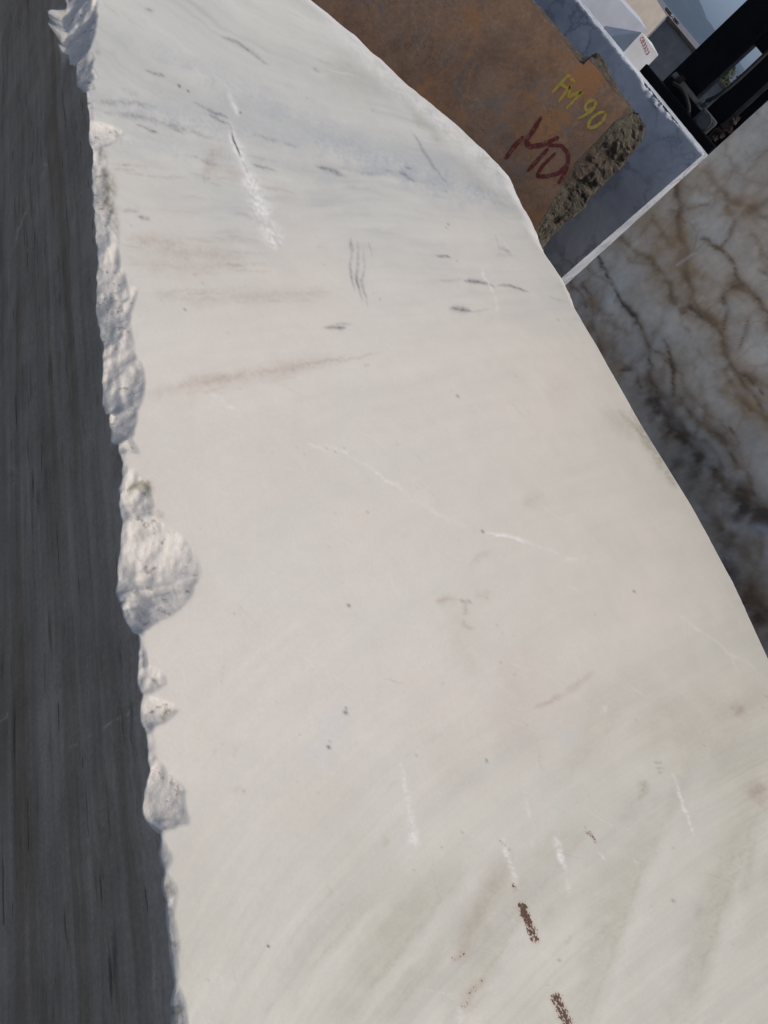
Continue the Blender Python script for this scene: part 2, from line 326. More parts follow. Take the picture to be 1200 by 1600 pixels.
    # olive dirt
    for p, w_, a in [([(965,640),(1000,676),(1040,736)], 7, .6), ([(985,640),(1015,690),(1050,742)], 9, .55), ([(1008,660),(1030,700)], 5, .5), ([(1040,735),(1058,765)], 4, .55), ([(940,640),(1000,690)], 14, .3),
        ([(995,1250),(1012,1222)], 8, .6), ([(1040,1290),(1080,1180)], 16, .3), ([(970,1290),(1000,1230)], 20, .25), ([(720,1480),(770,1390),(800,1330)], 16, .55), ([(830,1450),(880,1370)], 28, .45), ([(1075,1590),(1110,1440),(1130,1390)], 30, .3), ([(560,1500),(640,1420),(700,1380)], 30, .28),
        ([(600,1600),(690,1480)], 24, .3), ([(1160,1420),(1180,1310)], 10, .55), ([(1085,1440),(1098,1420)], 5, .5), ([(1140,1360),(1150,1330)], 6, .4), ([(970,1050),(1100,1160),(1200,1200)], 60, .28), ([(1090,1130),(1200,1080)], 26, .3),
        ([(625,148),(652,182),(700,230)], 8, .5), ([(510,90),(560,120),(620,140)], 34, .25), ([(700,240),(790,320),(850,350)], 8, .22), ([(545,110),(580,128)], 3, .35), ([(740,285),(760,300)], 4, .3), ([(150,85),(158,82)], 6, .5),
        ([(158,230),(166,250)], 5, .8), ([(160,262),(170,275),(180,310)], 7, .9), ([(168,290),(178,340),(186,370)], 6, .9), ([(208,757),(222,751),(231,760),(236,775)], 6, .95), ([(244,795),(256,812)], 4, .6),
        ([(232,1050),(243,1058),(250,1075)], 3.5, .6), ([(252,1130),(264,1108),(262,1098)], 2.5, .7), ([(250,1330),(254,1360)], 4, .6), ([(262,1380),(268,1392)], 7, .8), ([(276,1568),(285,1585)], 8, .75), ([(180,200),(190,225)], 3, .4), ([(700,935),(745,1060)], 22, .12)]:
        stroke('olive', p, w_, a, .6 if w_ < 12 else .3, wob=4, soft=1.7)
    # knocks and scratches showing fresh white stone
    for p, w_, w1, a in [([(357,190),(378,245),(392,275)], 5, 14, .8), ([(386,262),(403,310),(420,350)], 14, 19, 1.0), ([(416,340),(434,388)], 18, 14, .95), ([(476,-12),(560,70),(640,143),(700,196),(760,248),(808,296),(840,350),(862,398)], 22, 24, .6), ([(355,140),(376,182)], 3, 5, .55),
        ([(480,694),(515,706)], 2.2, 2.2, .45), ([(510,692),(565,722)], 2.2, 2.8, .5), ([(565,722),(625,765),(640,775)], 2.4, 4, .85), ([(625,768),(690,808),(740,828)], 6, 3, .25), ([(752,830),(800,840),(850,858)], 2.6, 3.4, 1),
        ([(845,856),(880,870),(915,876)], 4, 6, .5), ([(625,1188),(638,1262),(645,1290)], 3, 5, .7), ([(640,1265),(650,1328)], 5, 10, .85), ([(785,1305),(795,1345),(808,1385)], 3, 8, .75), ([(868,1308),(880,1345),(886,1370)], 7, 5, .8),
        ([(885,1370),(890,1398)], 4, 4, .5), ([(818,1228),(830,1282)], 3, 6, .4), ([(828,1310),(832,1325)], 3, 4, .5), ([(1050,1208),(1068,1260),(1088,1320)], 2.2, 3, .75), ([(750,412),(768,450),(781,487)], 1.6, 2.6, .7), ([(328,615),(372,642)], 4, 5, .5),
        ([(932,1330),(950,1344)], 3, 2, .5), ([(942,1105),(946,1112)], 6, 6, .6), ([(845,1485),(862,1495)], 4, 4, .4), ([(715,1570),(720,1600)], 6, 6, .5), ([(985,1075),(1010,1085)], 2, 2, .4), ([(1050,955),(1200,1060)], 2.4, 2, .35), ([(212,1106),(185,1122),(158,1140)], 1.6, 1.2, .8), ([(150,1146),(105,1168)], 1.2, 1, .5), ([(45,320),(32,352),(20,388)], 2, 2, .6), ([(75,255),(60,285)], 5, 3, .4), ([(0,1130),(14,1112)], 3, 3, .6), ([(20,700),(22,760)], 5, 5, .3), ([(140,1300),(146,1440)], 7, 5, .25), ([(92,1010),(95,1110)], 7, 5, .2), ([(570,100),(590,108)], 2, 2, .3)]:
        stroke('white', p, w_*.8, a*.70, 1.0, w1=w1*.85, wob=5, taper=.2, soft=2.0)
    for p, w_, w1, a in [([(359,194),(364,212),(378,246)], 1.6, 1.2, .9), ([(380,250),(390,272)], 1.2, 1.2, .3), ([(376,176),(379,178)], 1.5, 1.5, .8), ([(425,362),(440,388)], 1.5, 1.2, .3)]:
        stroke('dark', p, w_, a, .8, w1=w1, wob=2)
    for p, w_, a in [([(801,1378),(806,1397)], 4, .6), ([(812,1408),(826,1440),(840,1476)], 7.5, 1.0), ([(867,1550),(876,1575),(890,1606)], 9.5, 1.0), ([(775,1310),(800,1330)], 3, .35),
        ([(920,1298),(932,1318)], 2.6, .9), ([(720,1575),(735,1562)], 6, .5), ([(730,1555),(758,1528)], 5, .45), ([(705,1500),(728,1490)], 5, .35), ([(735,1522),(736,1526)], 3, .6)]:
        stroke('rust', p, w_, a, .2, taper=.08, soft=3)
    for x, y, r, a in [(545,946,2.2,.9),(540,1113,3,.8),(541,1106,1.6,.7),(514,1167,2.6,.9),(516,1158,1.4,.5),(419,1478,1.8,1),(289,483,1.8,.6),(715,619,1.8,.7),(760,1190,1.6,.7),(755,830,2,.8),(918,1302,1.5,.9),(760,1187,1.4,.8),(697,300,1.5,.4),
        (280,134,2,.9),(294,142,1.5,.8),(700,351,1.5,.5),(697,356,1.2,.5),(1052,1407,2.4,.5),(991,924,1.6,.7),(872,500,1.4,.4),(325,1530,1.6,.5),(575,800,1.2,.5),(875,1500,1.8,.6),(510,700,1.2,.3),(650,1180,1.3,.4)]:
        stroke('dark', [(x-.6, y-.6), (x+.6, y+.8)], r, a, .2, taper=0)
    for _ in range(130):
        x, y = rng.uniform(200, 1200), rng.uniform(0, 1600)
        stroke('dark', [(x, y), (x+rng.uniform(-1, 1), y+1)], rng.uniform(.7, 1.4), rng.uniform(.12, .45), .2, taper=0)
    for _ in range(150):                       # short natural flecks lying along the foliation
        x, y = rng.uniform(150, 1250), rng.uniform(-50, 1620); s = .25-.0011*(y-180); q = s/max(.3, 1+.0011*(x-600)); L = rng.uniform(10, 45)
        c_ = 1/math.hypot(1, q); k = 'grey' if y < 500 else ('olive' if rng.random() < .6 else 'brown')
        stroke(k, [(x, y), (x+L*c_, y+L*c_*q)], rng.uniform(1.2, 4), rng.uniform(.05, .2) * (1 if (y < 420 or y > 1150) else .45), .8, wob=3)
    # ---- albedo chart
    up = sstep(520, 160, gy - .1*gx); low = sstep(1080, 1400, gy + .25*(gx-600)); mid = np.clip(1-up-low, 0, 1)
    def C3(a): return np.array(a, np.float32)
    pink = C3((.735, .680, .600)); cool = C3((.600, .602, .552)); green = C3((.610, .592, .505)); cream = C3((.735, .705, .625))
    wgt = np.clip(.5 + .9*n_l + .35*st2, 0, 1)
    alb = mid[..., None]*(pink*(1-wgt[..., None]*.75)+cream*wgt[..., None]*.75) + up[..., None]*(cream*(.35*(1-wgt))[..., None]+cool*(1-.35*(1-wgt))[..., None]) + low[..., None]*(green*(1-.55*wgt)[..., None]+cream*(.55*wgt)[..., None])
    rgt = (np.clip((gx-620)/520, 0, 1)*sstep(350, 900, gy)*np.clip(.75+.7*n_l, 0, 1.2))[..., None]; alb = alb*(1-rgt*.6) + C3((.60, .575, .49))*rgt*.6
    stg = (.3 + .95*up + 1.0*low)
    k = 1 - .07*stg*np.clip(st1, -1.2, 1.2) - .075*stg*np.clip(st2, -1, 1) - .03*stg*st3 - .015*n_m
    alb = alb*k[..., None]
    lo = (np.clip(-st1-.2, 0, 1)*low*.5); alb = alb*(1-lo[..., None]) + C3((.50, .475, .40))*lo[..., None]
    lo = (np.clip(st1*1.3+st2-.3, 0, 1)*up*.45); alb = alb*(1-lo[..., None]) + C3((.46, .47, .48))*lo[..., None]
    hi = np.clip(st2-.2, 0, 1)*.35*(low+.5*up); alb = alb*(1-hi[..., None]) + C3((.75, .745, .725))*hi[..., None]
    for kk, cc, f in (('blue', (.46, .485, .50), .8), ('brown', (.43, .325, .255), .70), ('olive', (.31, .28, .195), .66), ('grey', (.17, .175, .19), .72), ('white', (.87, .855, .81), .95), ('dark', (.06, .055, .05), .9)):
        g = np.clip(lay[kk]*f, 0, 1)[..., None]; alb = alb*(1-g) + C3(cc)*g
    alb = alb*C3((.845, .845, .838))
    def sample(A, cx, cy):
        cx = np.clip(cx-X0, 0, CW-1.01); cy = np.clip(cy-Y0, 0, CH-1.01); xi = cx.astype(int); yi = cy.astype(int); fx = cx-xi; fy = cy-yi
        if A.ndim == 3: fx = fx[..., None]; fy = fy[..., None]
        return A[yi, xi]*(1-fx)*(1-fy) + A[yi, xi+1]*fx*(1-fy) + A[yi+1, xi]*(1-fx)*fy + A[yi+1, xi+1]*fx*fy
    # ---- outline of the top in block coordinates (t along the block, n across it)
    back = [tn(*p, float(np.interp(p[1], [180, 470], [.015, .004]))) for p in [(470,-12),(486,0),(544,45),(600,96),(645,137),(712,193),(750,229),(780,256),(796,274),(809,301),(829,335),(844,367),(853,392),(867,414),(881,437),(892,462),(897,482),(930,537),(1000,662),(1080,792),(1150,922),(1200,1030)]]
    back.sort(); tb = [a for a, b in back]; nb = [b for a, b in back]
    sl = 1.5; nA = tn(140, 100)[1]; nB = tn(262, 1600)[1]; n0 = .5*(nA+nB)
    tl = tb[0] - (nb[0]-n0-.15)/sl; tb = [tl] + tb + [1.2]; nb = [n0+.15] + nb + [nb[-1]]
    t0, t1 = tl, .62
    ts = [t1]
    while ts[-1] > t0:
        t = ts[-1]; D = math.sqrt(.65**2 + (t*.8+.55)**2 + max(0, .6-.6*t)**2) if t < 0 else .9
        ts.append(t - .0019*D)
    t = np.array(ts[::-1]); nt_ = len(t)
    vs = [0.0]
    while vs[-1] < 1.0: vs.append(vs[-1] + (.0012 + .0034*vs[-1]))
    vs = np.array(vs)/vs[-1]; nr = len(vs)
    n1 = np.interp(t, tb, nb); n1 += fbm(t/.03, t*0, 3.3, 3)*.0022 + .004*fbm(t/.2, t*0, 8.8, 2)
    nbase = n0 + (nA-nB)*0 + .0025*fbm(t/.25, t*0+2, 1.1, 3)
    # ---- chips along the near arris: (row in the chart, reach along -t, +t in rows, width in, edge drop)
    drop = np.zeros((nr, nt_)); wear = np.zeros((nr, nt_))
    Tg = np.broadcast_to(t, (nr, nt_)); Ng = nbase[None, :] + vs[:, None]*(n1-nbase)[None, :]
    Xw = Tg*TV[0] + Ng*NV[0]; Yw = Tg*TV[1] + Ng*NV[1]
    cx, cy = project(np.stack([Xw.ravel(), Yw.ravel(), np.full(Xw.size, ZT)], 1)); cx = cx.reshape(Xw.shape); cy = cy.reshape(Xw.shape)
    ex = cx[0]; ey = cy[0]                       # chart position of the arris for each column
    off = cx - np.interp(cy, ey, ex)             # distance in from the arris, chart units
    rn = fbm(Tg/.028, Ng/.028, 4.4, 4, .55); rn2 = fbm(Tg/.07, Ng/.07, 14.4, 3); rid = 1-np.abs(fbm(Tg/.045+rn2*.5, Ng/.03, 24.0, 4, .6))*2
    mm = np.sqrt((ex*0+1))*1.0
    tone = np.zeros((nr, nt_)); cr_ = np.random.default_rng(21); fine = fbm(Tg/.010, Ng/.010, 84.0, 3, .6)
    def scallop(yc, oc, ry, ro, dep, tilt=0.0, tn_=0.0):
        nonlocal drop, wear, tone
        js = np.where((ey > yc-ry*1.6) & (ey < yc+ry*1.6))[0]
        if not len(js): return
        a, b = js[0], js[-1]+1; kmax = int(np.searchsorted(off[:, (a+b)//2], oc+ro*1.8))+4; sl_ = (slice(0, min(nr, kmax)), slice(a, b))
        dy = cy[sl_]-yc; do = off[sl_]-oc - tilt*dy; wv = .22*rn[sl_] + .12*rn2[sl_]
        r2 = (dy/ry)**2 + (np.where(do > 0, do, do*.35)/ro)**2 + wv
        d = dep*(1-r2)*(1+.10*rn[sl_]); m_ = d > drop[sl_]
        drop[sl_] = np.where(m_, d, drop[sl_]); tone[sl_] = np.where(m_, tn_, tone[sl_])
        wear[sl_] = np.maximum(wear[sl_], sstep(.0002, .0022, d))
    base = np.zeros((nr, nt_)); wrp = .30*fbm(Tg/.06, Ng/.035, 94.0, 4, .6); vert = fbm(off/7.0, cy/60.0, 61.0, 4, .62); vert2 = fbm(off/18.0 + rn*.4, cy/75.0, 66.0, 3)
    def chip(yc, up_, dn, wd, e, n=9, rough=1.0, wr=1.0):
        nonlocal base, wear, tone
        q = np.where(cy < yc, (yc-cy)/up_, (cy-yc)/dn); env = np.clip(1-(q+wrp*.8*wr)**2, 0, 1)**.75
        f = np.clip(1 - off/np.maximum(wd*env*(1+wrp*1.4*wr), .5), 0, 1)*(env > .004)
        d = .86*e*env*(f**1.15)*(1+rough*(.12*vert2+.04*vert+.06*rn+.12*rn2)) + .0016*sstep(0, .05, f)*env
        d = np.clip(d, 0, None); m_ = d > base; base = np.where(m_, d, base); tone = np.where(m_, .7*vert2, tone); wear = np.maximum(wear, sstep(.0002, .0016, d))
        for k in range(int(n*rough)):                # struck flakes inside, long along the arris
            g_ = cr_.uniform(-.9, .9); env_ = (1-g_*g_)**.5
            scallop(yc + (g_*up_ if g_ < 0 else g_*dn), wd*env_*cr_.uniform(-.1, .8), cr_.uniform(10, .3*(up_+dn)), cr_.uniform(4, max(6, wd*.3)), min(.012, e*.3)*cr_.uniform(.4, 1.0), cr_.uniform(-.6, .6), cr_.uniform(-1, 1))
    for k in range(150):                         # the whole arris is ragged
        y_ = cr_.uniform(-250, 1750); scallop(y_, cr_.uniform(-3, 2), cr_.uniform(6, 34), cr_.uniform(3, 9), cr_.uniform(.002, .007), 0, cr_.uniform(-1, 1))
    chip(20, 90, 70, 24, .066, 6); chip(95, 30, 45, 18, .028, 5); chip(208, 20, 26, 44, .008, 4, .4); chip(300, 75, 80, 20, .012, 8)
    chip(365, 30, 35, 18, .012, 4); chip(470, 90, 80, 34, .030, 9); chip(590, 75, 66, 42, .034, 10); chip(650, 36, 46, 30, .025, 6)
    chip(775, 34, 50, 52, .016, 4); chip(888, 92, 96, 104, .036, 10, .7, .35); chip(900, 44, 40, 46, .046, 4, .9, .6)
    chip(1062, 24, 22, 34, .007, 4, .5); chip(1108, 20, 28, 44, .011, 5, .6); chip(1255, 58, 46, 58, .021, 8, .8, .6); chip(1338, 20, 22, 16, .008, 3); chip(1385, 20, 20, 20, .007, 3); chip(1455, 60, 90, 11, .008, 9); chip(1578, 36, 60, 22, .012, 5); chip(1700, 70, 80, 40, .03)
    chip(-60, 60, 50, 50, .04); chip(-160, 70, 60, 60, .05)
    drop = np.clip(base + drop*(.6+.4*(base < .001)) + (.0007*fine + .0012*rn + .0004*vert)*wear, 0, None)
    # hairline weathering everywhere on the arris
    f = np.exp(-off/3.0); drop = np.maximum(drop, f*.002*(1+.9*rn)); wear = np.maximum(wear, .4*np.clip(f*1.5, 0, 1))
    # the struck groove on the top and shallow knocks follow the 'white' layer
    wl_ = sample(lay['white'], cx, cy); drop = drop + .0009*wl_*(.6+rn*.5)
    undul = .0025*fbm(Tg/.5, Ng/.5, 6.6, 2)
    # far arris rounded and knocked off, more to the rear left
    dn1 = (n1[None, :]-Ng); wide = np.interp(t, [t0, -1.8, -1.7, -1.5, .6], [.13, .12, .07, .018, .010])*(1+.3*fbm(t/.15, t*0, 5.5, 3)); deep = np.interp(t, [t0, -1.8, -1.7, -1.5, .6], [.019, .017, .012, .004, .003])
    
    dist = np.full(Tg.shape, 9.0)
    for (ta, na), (tb_, nb_) in zip(zip(tb[:-1], nb[:-1]), zip(tb[1:], nb[1:])):
        L = math.hypot(tb_-ta, nb_-na); q = np.clip(((Tg-ta)*(tb_-ta)+(Ng-na)*(nb_-na))/L, 0, L); dist = np.minimum(dist, np.hypot(Tg-ta-q*(tb_-ta)/L, Ng-na-q*(nb_-na)/L))
    dist = np.where(dn1 < .004, np.minimum(dist, dn1), dist); g = np.clip(1-dist/wide[None, :], 0, 1)
    drop = drop + deep[None, :]*g**2*(1+.25*rn2) ; farw = sstep(0, .8, g)
    Z = ZT + undul - drop
    Nn = Ng.copy()
    # ---- side face rows hanging from the arris
    depth = np.concatenate([[0, .001, .002, .0035, .005], np.arange(.0075, .47, .0032), [.5, .6, .8, 1.0, 1.24]])
    Z[0] = np.minimum(Z[0], ZT-.0005); zs_top = Z[0]; ns = len(depth)-1
    Zs = zs_top[None, :] - depth[1:, None]*(zs_top/1.24)[None, :]
    dd = (ZT - Zs)
    out = .006*fbm(np.broadcast_to(t, Zs.shape)/.03, Zs/.03, 7.7, 4)*np.exp(-dd/.035)*.6 + .0012*fbm(np.broadcast_to(t, Zs.shape)/.6, Zs/.03, 9.7, 3)
    ledge = np.exp(-((np.interp(np.broadcast_to(t, Zs.shape), t, ey)+2)/42)**2)*np.exp(-((dd-.054-.05*np.clip((10-np.interp(np.broadcast_to(t, Zs.shape), t, ey))/60, -1, 1)**2)/.013)**2)*.030*(1+.3*fbm(np.broadcast_to(t, Zs.shape)/.05, Zs/.03, 3.7, 3))
    # slightly rounded shoulder where the arris was not struck off
    sh = sstep(1250, 1340, ey)[None, :]*.010*np.exp(-dd/.05)
    Nsd = nbase[None, :] - out - ledge + sh - .004*sh*0
    # top rows start where the side ends
    Nn[0] = nbase + sh[0]*.6
    # ---- far face rows
    fd = np.array([.004, .012, .03, .08, .25, 1.2]); Zf = Z[-1][None, :] - fd[:, None]; Zf[-1] = 0
    Nf = np.broadcast_to(n1 + .002, Zf.shape) + np.array([.001, .004, .008, .01, .01, .01])[:, None]
    rowsT = np.concatenate([np.broadcast_to(t, Zs[::-1].shape), Tg, np.broadcast_to(t, Zf.shape)])
    rowsN = np.concatenate([Nsd[::-1], Nn, Nf]); rowsZ = np.concatenate([Zs[::-1], Z, Zf]); rowsZ[0] = 0
    midn = .5*(nbase+n1)
    rowsT = np.concatenate([rowsT[:, :1], rowsT, rowsT[:, -1:]], 1); rowsZ = np.concatenate([rowsZ[:, :1], rowsZ, rowsZ[:, -1:]], 1)   # closed ends
    rowsN = np.concatenate([np.full_like(rowsN[:, :1], midn[0]), rowsN, np.full_like(rowsN[:, :1], midn[-1])], 1)
    V = np.stack([rowsT*TV[0]+rowsN*NV[0], rowsT*TV[1]+rowsN*NV[1], rowsZ], -1)
    nrow = V.shape[0]; idx = np.arange(nrow*(nt_+2)).reshape(nrow, nt_+2)
    Q = np.stack([idx[:-1, :-1], idx[:-1, 1:], idx[1:, 1:], idx[1:, :-1]], -1).reshape(-1, 4)
    # ---- albedo of every vertex
    A_top = sample(alb, cx, cy)
    chipc = np.clip(wear, 0, 1)[..., None]*.85; fresh = C3((.672, .628, .555))*(1-.10*np.clip(rn, -1, 1)+.05*tone+.06*fine)[..., None]; A_top = A_top*(1-chipc*.9) + fresh*chipc*.9
    ol = np.clip(sample(lay['olive'], cx, cy)*1.0, 0, 1)[..., None]*np.clip(wear, 0, 1)[..., None]; A_top = A_top*(1-ol) + C3((.27, .24, .17))*ol
    fw = (farw*.8)[..., None]; A_top = A_top*(1-fw) + C3((.775, .758, .715))*fw
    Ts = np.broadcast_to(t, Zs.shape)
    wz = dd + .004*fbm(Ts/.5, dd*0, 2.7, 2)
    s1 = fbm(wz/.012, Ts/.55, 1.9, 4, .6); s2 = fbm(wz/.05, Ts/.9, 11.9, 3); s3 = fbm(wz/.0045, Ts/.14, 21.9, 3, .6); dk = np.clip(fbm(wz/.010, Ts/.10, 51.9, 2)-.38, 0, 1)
    val = .268*(1 - .10*s1 - .28*s2 - .04*s3)  # side face coloured far darker than the top, putting its shade into the albedo
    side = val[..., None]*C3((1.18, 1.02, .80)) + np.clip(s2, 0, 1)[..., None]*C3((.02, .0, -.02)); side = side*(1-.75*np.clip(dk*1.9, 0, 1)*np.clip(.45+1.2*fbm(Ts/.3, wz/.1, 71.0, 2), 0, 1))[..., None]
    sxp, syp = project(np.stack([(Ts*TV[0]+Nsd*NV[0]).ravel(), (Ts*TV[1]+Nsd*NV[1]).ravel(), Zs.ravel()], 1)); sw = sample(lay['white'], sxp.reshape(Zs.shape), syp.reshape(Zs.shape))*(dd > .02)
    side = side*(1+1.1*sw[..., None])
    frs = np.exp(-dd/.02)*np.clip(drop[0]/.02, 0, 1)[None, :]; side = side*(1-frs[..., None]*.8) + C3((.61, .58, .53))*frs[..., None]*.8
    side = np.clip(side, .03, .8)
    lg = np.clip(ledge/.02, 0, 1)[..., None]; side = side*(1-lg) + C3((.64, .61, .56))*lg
    A_far = np.broadcast_to(C3((.62, .61, .58)), Zf.shape+(3,))
    pad = lambda a: np.concatenate([a[:, :1], a, a[:, -1:]], 1)
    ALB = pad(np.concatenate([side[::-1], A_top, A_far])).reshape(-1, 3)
    R = np.concatenate([np.zeros_like(Zs), sample(lay['rust'], cx, cy), np.zeros_like(Zf)])
    Wr = np.concatenate([(np.clip(frs+lg[..., 0], 0, 1))[::-1]*.9, np.clip(wear, 0, 1), np.full_like(Zf, .3)])
    me = fast_quads('marble_block', V.reshape(-1, 3), Q)
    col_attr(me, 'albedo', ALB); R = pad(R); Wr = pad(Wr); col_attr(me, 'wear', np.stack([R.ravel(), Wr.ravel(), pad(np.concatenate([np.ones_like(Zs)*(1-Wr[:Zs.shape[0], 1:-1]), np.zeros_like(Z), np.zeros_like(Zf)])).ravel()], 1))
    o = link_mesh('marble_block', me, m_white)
    return tag(o, 'huge cream white sawn marble block with a chipped edge and shaded grey streaked side', 'marble block')
white_block()

# ------------------------------------------------------------------ rough lofted blocks
def resample(poly, step, closed=True):
    pts = [Vector(p) for p in poly]; out = []
    n = len(pts) if closed else len(pts)-1
    for i in range(n):
        a, b = pts[i], pts[(i+1) % len(pts)]; k = max(1, int((b-a).length/step))
        out += [a.lerp(b, j/k) for j in range(k)]
    if not closed: out.append(pts[-1])
    return out
def loft(rings, counts, rough, seed=0, scale=.06):
    """rings: equal-length outlines (front to back); returns a bmesh with front and back caps, noise on the flanks"""
    bm = bmesh.new(); L = []
    for i in range(len(rings)-1):
        for j in range(counts[i]):
            f = j/counts[i]; ra = rough[i]*(1-f)+rough[i+1]*f
            L.append(([a.lerp(b, f) for a, b in zip(rings[i], rings[i+1])], ra))
    L.append((rings[-1], rough[-1])); cen = sum(rings[0], Vector())/len(rings[0])
    vr = []
    for pts, ra in L:
        P = np.array([tuple(p) for p in pts])
        if ra > 0:
            d = np.stack([fbm(P[:, 0]/scale+seed, P[:, 1]/scale, P[:, 2]/scale, 5, .6), fbm(P[:, 0]/scale+50+seed, P[:, 1]/scale, P[:, 2]/scale, 5, .6), fbm(P[:, 0]/scale+90+seed, P[:, 1]/scale, P[:, 2]/scale, 5, .6)], 1)
            P = P + d*ra
        vr.append([bm.verts.new(p) for p in P])
    for a, b in zip(vr[:-1], vr[1:]):
        for i in range(len(a)):
            j = (i+1) % len(a); bm.faces.new((a[i], a[j], b[j], b[i]))
    bm.faces.new(vr[0]); bm.faces.new(list(reversed(vr[-1])))
    return bm
def ribbon(name, strokes, wd, origin_fn, nrm, m, parent, lift=.002, jit=.15):
    bm = bmesh.new(); nrm = Vector(nrm).normalized()
    for si, st in enumerate(strokes):
        pts = [origin_fn(*p) + nrm*(lift+.0004*si) for p in st]; pts = resample(pts, wd*.35, False)
        if len(pts) > 4:          # soften corners
            for _ in range(2): pts = [pts[0]] + [(pts[i-1]+pts[i]*2+pts[i+1])/4 for i in range(1, len(pts)-1)] + [pts[-1]]
        L = []; R = []
        for i, p in enumerate(pts):
            d = (pts[min(i+1, len(pts)-1)] - pts[max(i-1, 0)]).normalized(); s = d.cross(nrm); f = i/(len(pts)-1)
            k = wd/2*(.75+.25*math.sin(math.pi*min(1, max(0, f*1.1))))*(1+random.uniform(-jit, jit))
            L.append(bm.verts.new(p+s*k)); R.append(bm.verts.new(p-s*k))
        for i in range(len(pts)-1): bm.faces.new((L[i], L[i+1], R[i+1], R[i]))
        for e, d_ in ((0, -1), (len(pts)-1, 1)):
            d = (pts[e]-pts[e-d_]).normalized(); c_ = bm.verts.new(pts[e]+d*wd*.35)
            bm.faces.new((L[e], R[e], c_))
    return bm_obj(name, bm, m, parent)

# brown block with painted marks
def brown_block():
    m, nt, bs = mat('rusty brown stone'); v = coords(nt)
    vs = coords(nt, (1, 1, .35), (0, .5, 0))
    c = ramp(nt, noise(nt, vs, 3.2, 8, .62, .6), [(.25, (.40, .235, .145)), (.42, (.53, .30, .165)), (.58, (.61, .335, .175)), (.78, (.68, .37, .18))])
    c = mix(nt, ramp(nt, noise(nt, v, 5.5, 6, .6, 1.0), [(.54, 0.0), (.70, .6)]), c, (.33, .28, .22))
    c = mix(nt, ramp(nt, noise(nt, coords(nt, (1.3, 1, 1), (0, 0, 0)), 4.1, 6, .65, 1.5), [(.60, 0.0), (.70, .8)]), c, (.58, .27, .12))
    vo = N(nt, 'ShaderNodeTexVoronoi', Scale=2.6, feature='DISTANCE_TO_EDGE'); 
    va_ = nt.nodes.new('ShaderNodeVectorMath'); va_.operation = 'ADD'; nn = N(nt, 'ShaderNodeTexNoise', Scale=3.0, Detail=6.0); nt.links.new(v, nn.inputs['Vector'])
    nt.links.new(v, va_.inputs[0]); nt.links.new(nn.outputs['Color'], va_.inputs[1]); nt.links.new(va_.outputs[0], vo.inputs['Vector'])
    vein = ramp(nt, vo.outputs['Distance'], [(.0, .5), (.008, .2), (.02, 0.0)])
    vein = math_(nt, 'MULTIPLY', vein, ramp(nt, noise(nt, v, 2.0), [(.5, 0.0), (.62, 1.0)])); c = mix(nt, vein, c, (.66, .47, .30))
    c = mix(nt, ramp(nt, noise(nt, v, 30, 4, .7), [(.70, 0.0), (.76, .8)]), c, (.68, .60, .48))
    c = mix(nt, 1.0, c, ramp(nt, noise(nt, v, 60, 5, .7), [(.3, .84), (.7, 1.12)]), 'MULTIPLY')
    c = mix(nt, 1.0, c, ramp(nt, noise(nt, coords(nt, (1, 1, .8), (0, .6, 0)), 5.5, 9, .72, .4), [(.34, .74), (.5, 1.02), (.66, 1.22)]), 'MULTIPLY')
    c = mix(nt, ramp(nt, noise(nt, coords(nt, (1.1, 1, .8), (0, .6, 0)), 3.6, 9, .72, .5), [(.52, 0.0), (.62, .9)]), c, (.78, .35, .13))
    c = mix(nt, ramp(nt, noise(nt, coords(nt, (1, 1, .7), (0, .2, 0)), 2.7, 8, .7, 1.0), [(.54, 0.0), (.64, .7)]), c, (.38, .32, .26))
    ck = N(nt, 'ShaderNodeTexVoronoi', Scale=7.0, feature='DISTANCE_TO_EDGE'); nt.links.new(va_.outputs[0], ck.inputs['Vector'])
    c = mix(nt, math_(nt, 'MULTIPLY', ramp(nt, ck.outputs['Distance'], [(0, .8), (.012, 0.0)]), ramp(nt, noise(nt, v, 3.7), [(.55, 0.0), (.62, 1.0)])), c, (.15, .095, .06))
    nt.links.new(c, bs.inputs['Base Color']); bs.inputs['Roughness'].default_value = .78
    b1 = bump(nt, bs, noise(nt, v, 26, 8, .7), .55, .012)
    m2, nt, bs = mat('lichen grey rock'); v = coords(nt)
    c = ramp(nt, noise(nt, v, 9, 9, .7, .6), [(.25, (.11, .082, .066)), (.45, (.205, .165, .12)), (.6, (.27, .235, .165)), (.78, (.38, .34, .25))])
    c = mix(nt, ramp(nt, noise(nt, v, 3.2, 4), [(.5, 0.0), (.68, .7)]), c, (.24, .14, .10))
    c = mix(nt, ramp(nt, noise(nt, v, 21, 5, .7), [(.6, 0.0), (.68, .6)]), c, (.20, .24, .13))
    c = mix(nt, 1.0, c, ramp(nt, noise(nt, v, 55, 6, .75), [(.3, .34), (.7, .92)]), 'MULTIPLY')
    nt.links.new(c, bs.inputs['Base Color']); bs.inputs['Roughness'].default_value = .9
    b = bump(nt, bs, noise(nt, v, 38, 9, .75), 1.0, .03); bump(nt, bs, noise(nt, v, 11, 6, .7), .8, .05, b)
    Y = 3.6; root = empty('painted_block', (at(930, 200, Y).x-.6, Y+.5, 0), 'rusty brown stone block with yellow and red painted letters and a rough broken end', 'stone block')
    bot = lambda p: Vector((p.x, p.y, 0))
    # sawn front, then the broken flank opening out behind it, then the back
    pairs = [(770,-75,772,-78),(828,0,832,-2),(868,46,872,44),(905,97,910,91),(912,101,917,88),(919,93,934,84),(938,112,951,108),(960,142,968,140),(983,164,985,165),(972,180,998,181),(957,193,1007,197),(942,210,1004,217),(930,222,988,239),(915,238,974,252),
             (900,253,963,263),(892,265,948,279),(885,277,934,292),(872,300,918,312),(855,330,904,330),(842,350,878,350),(830,372,857,370),(812,402,832,408)]
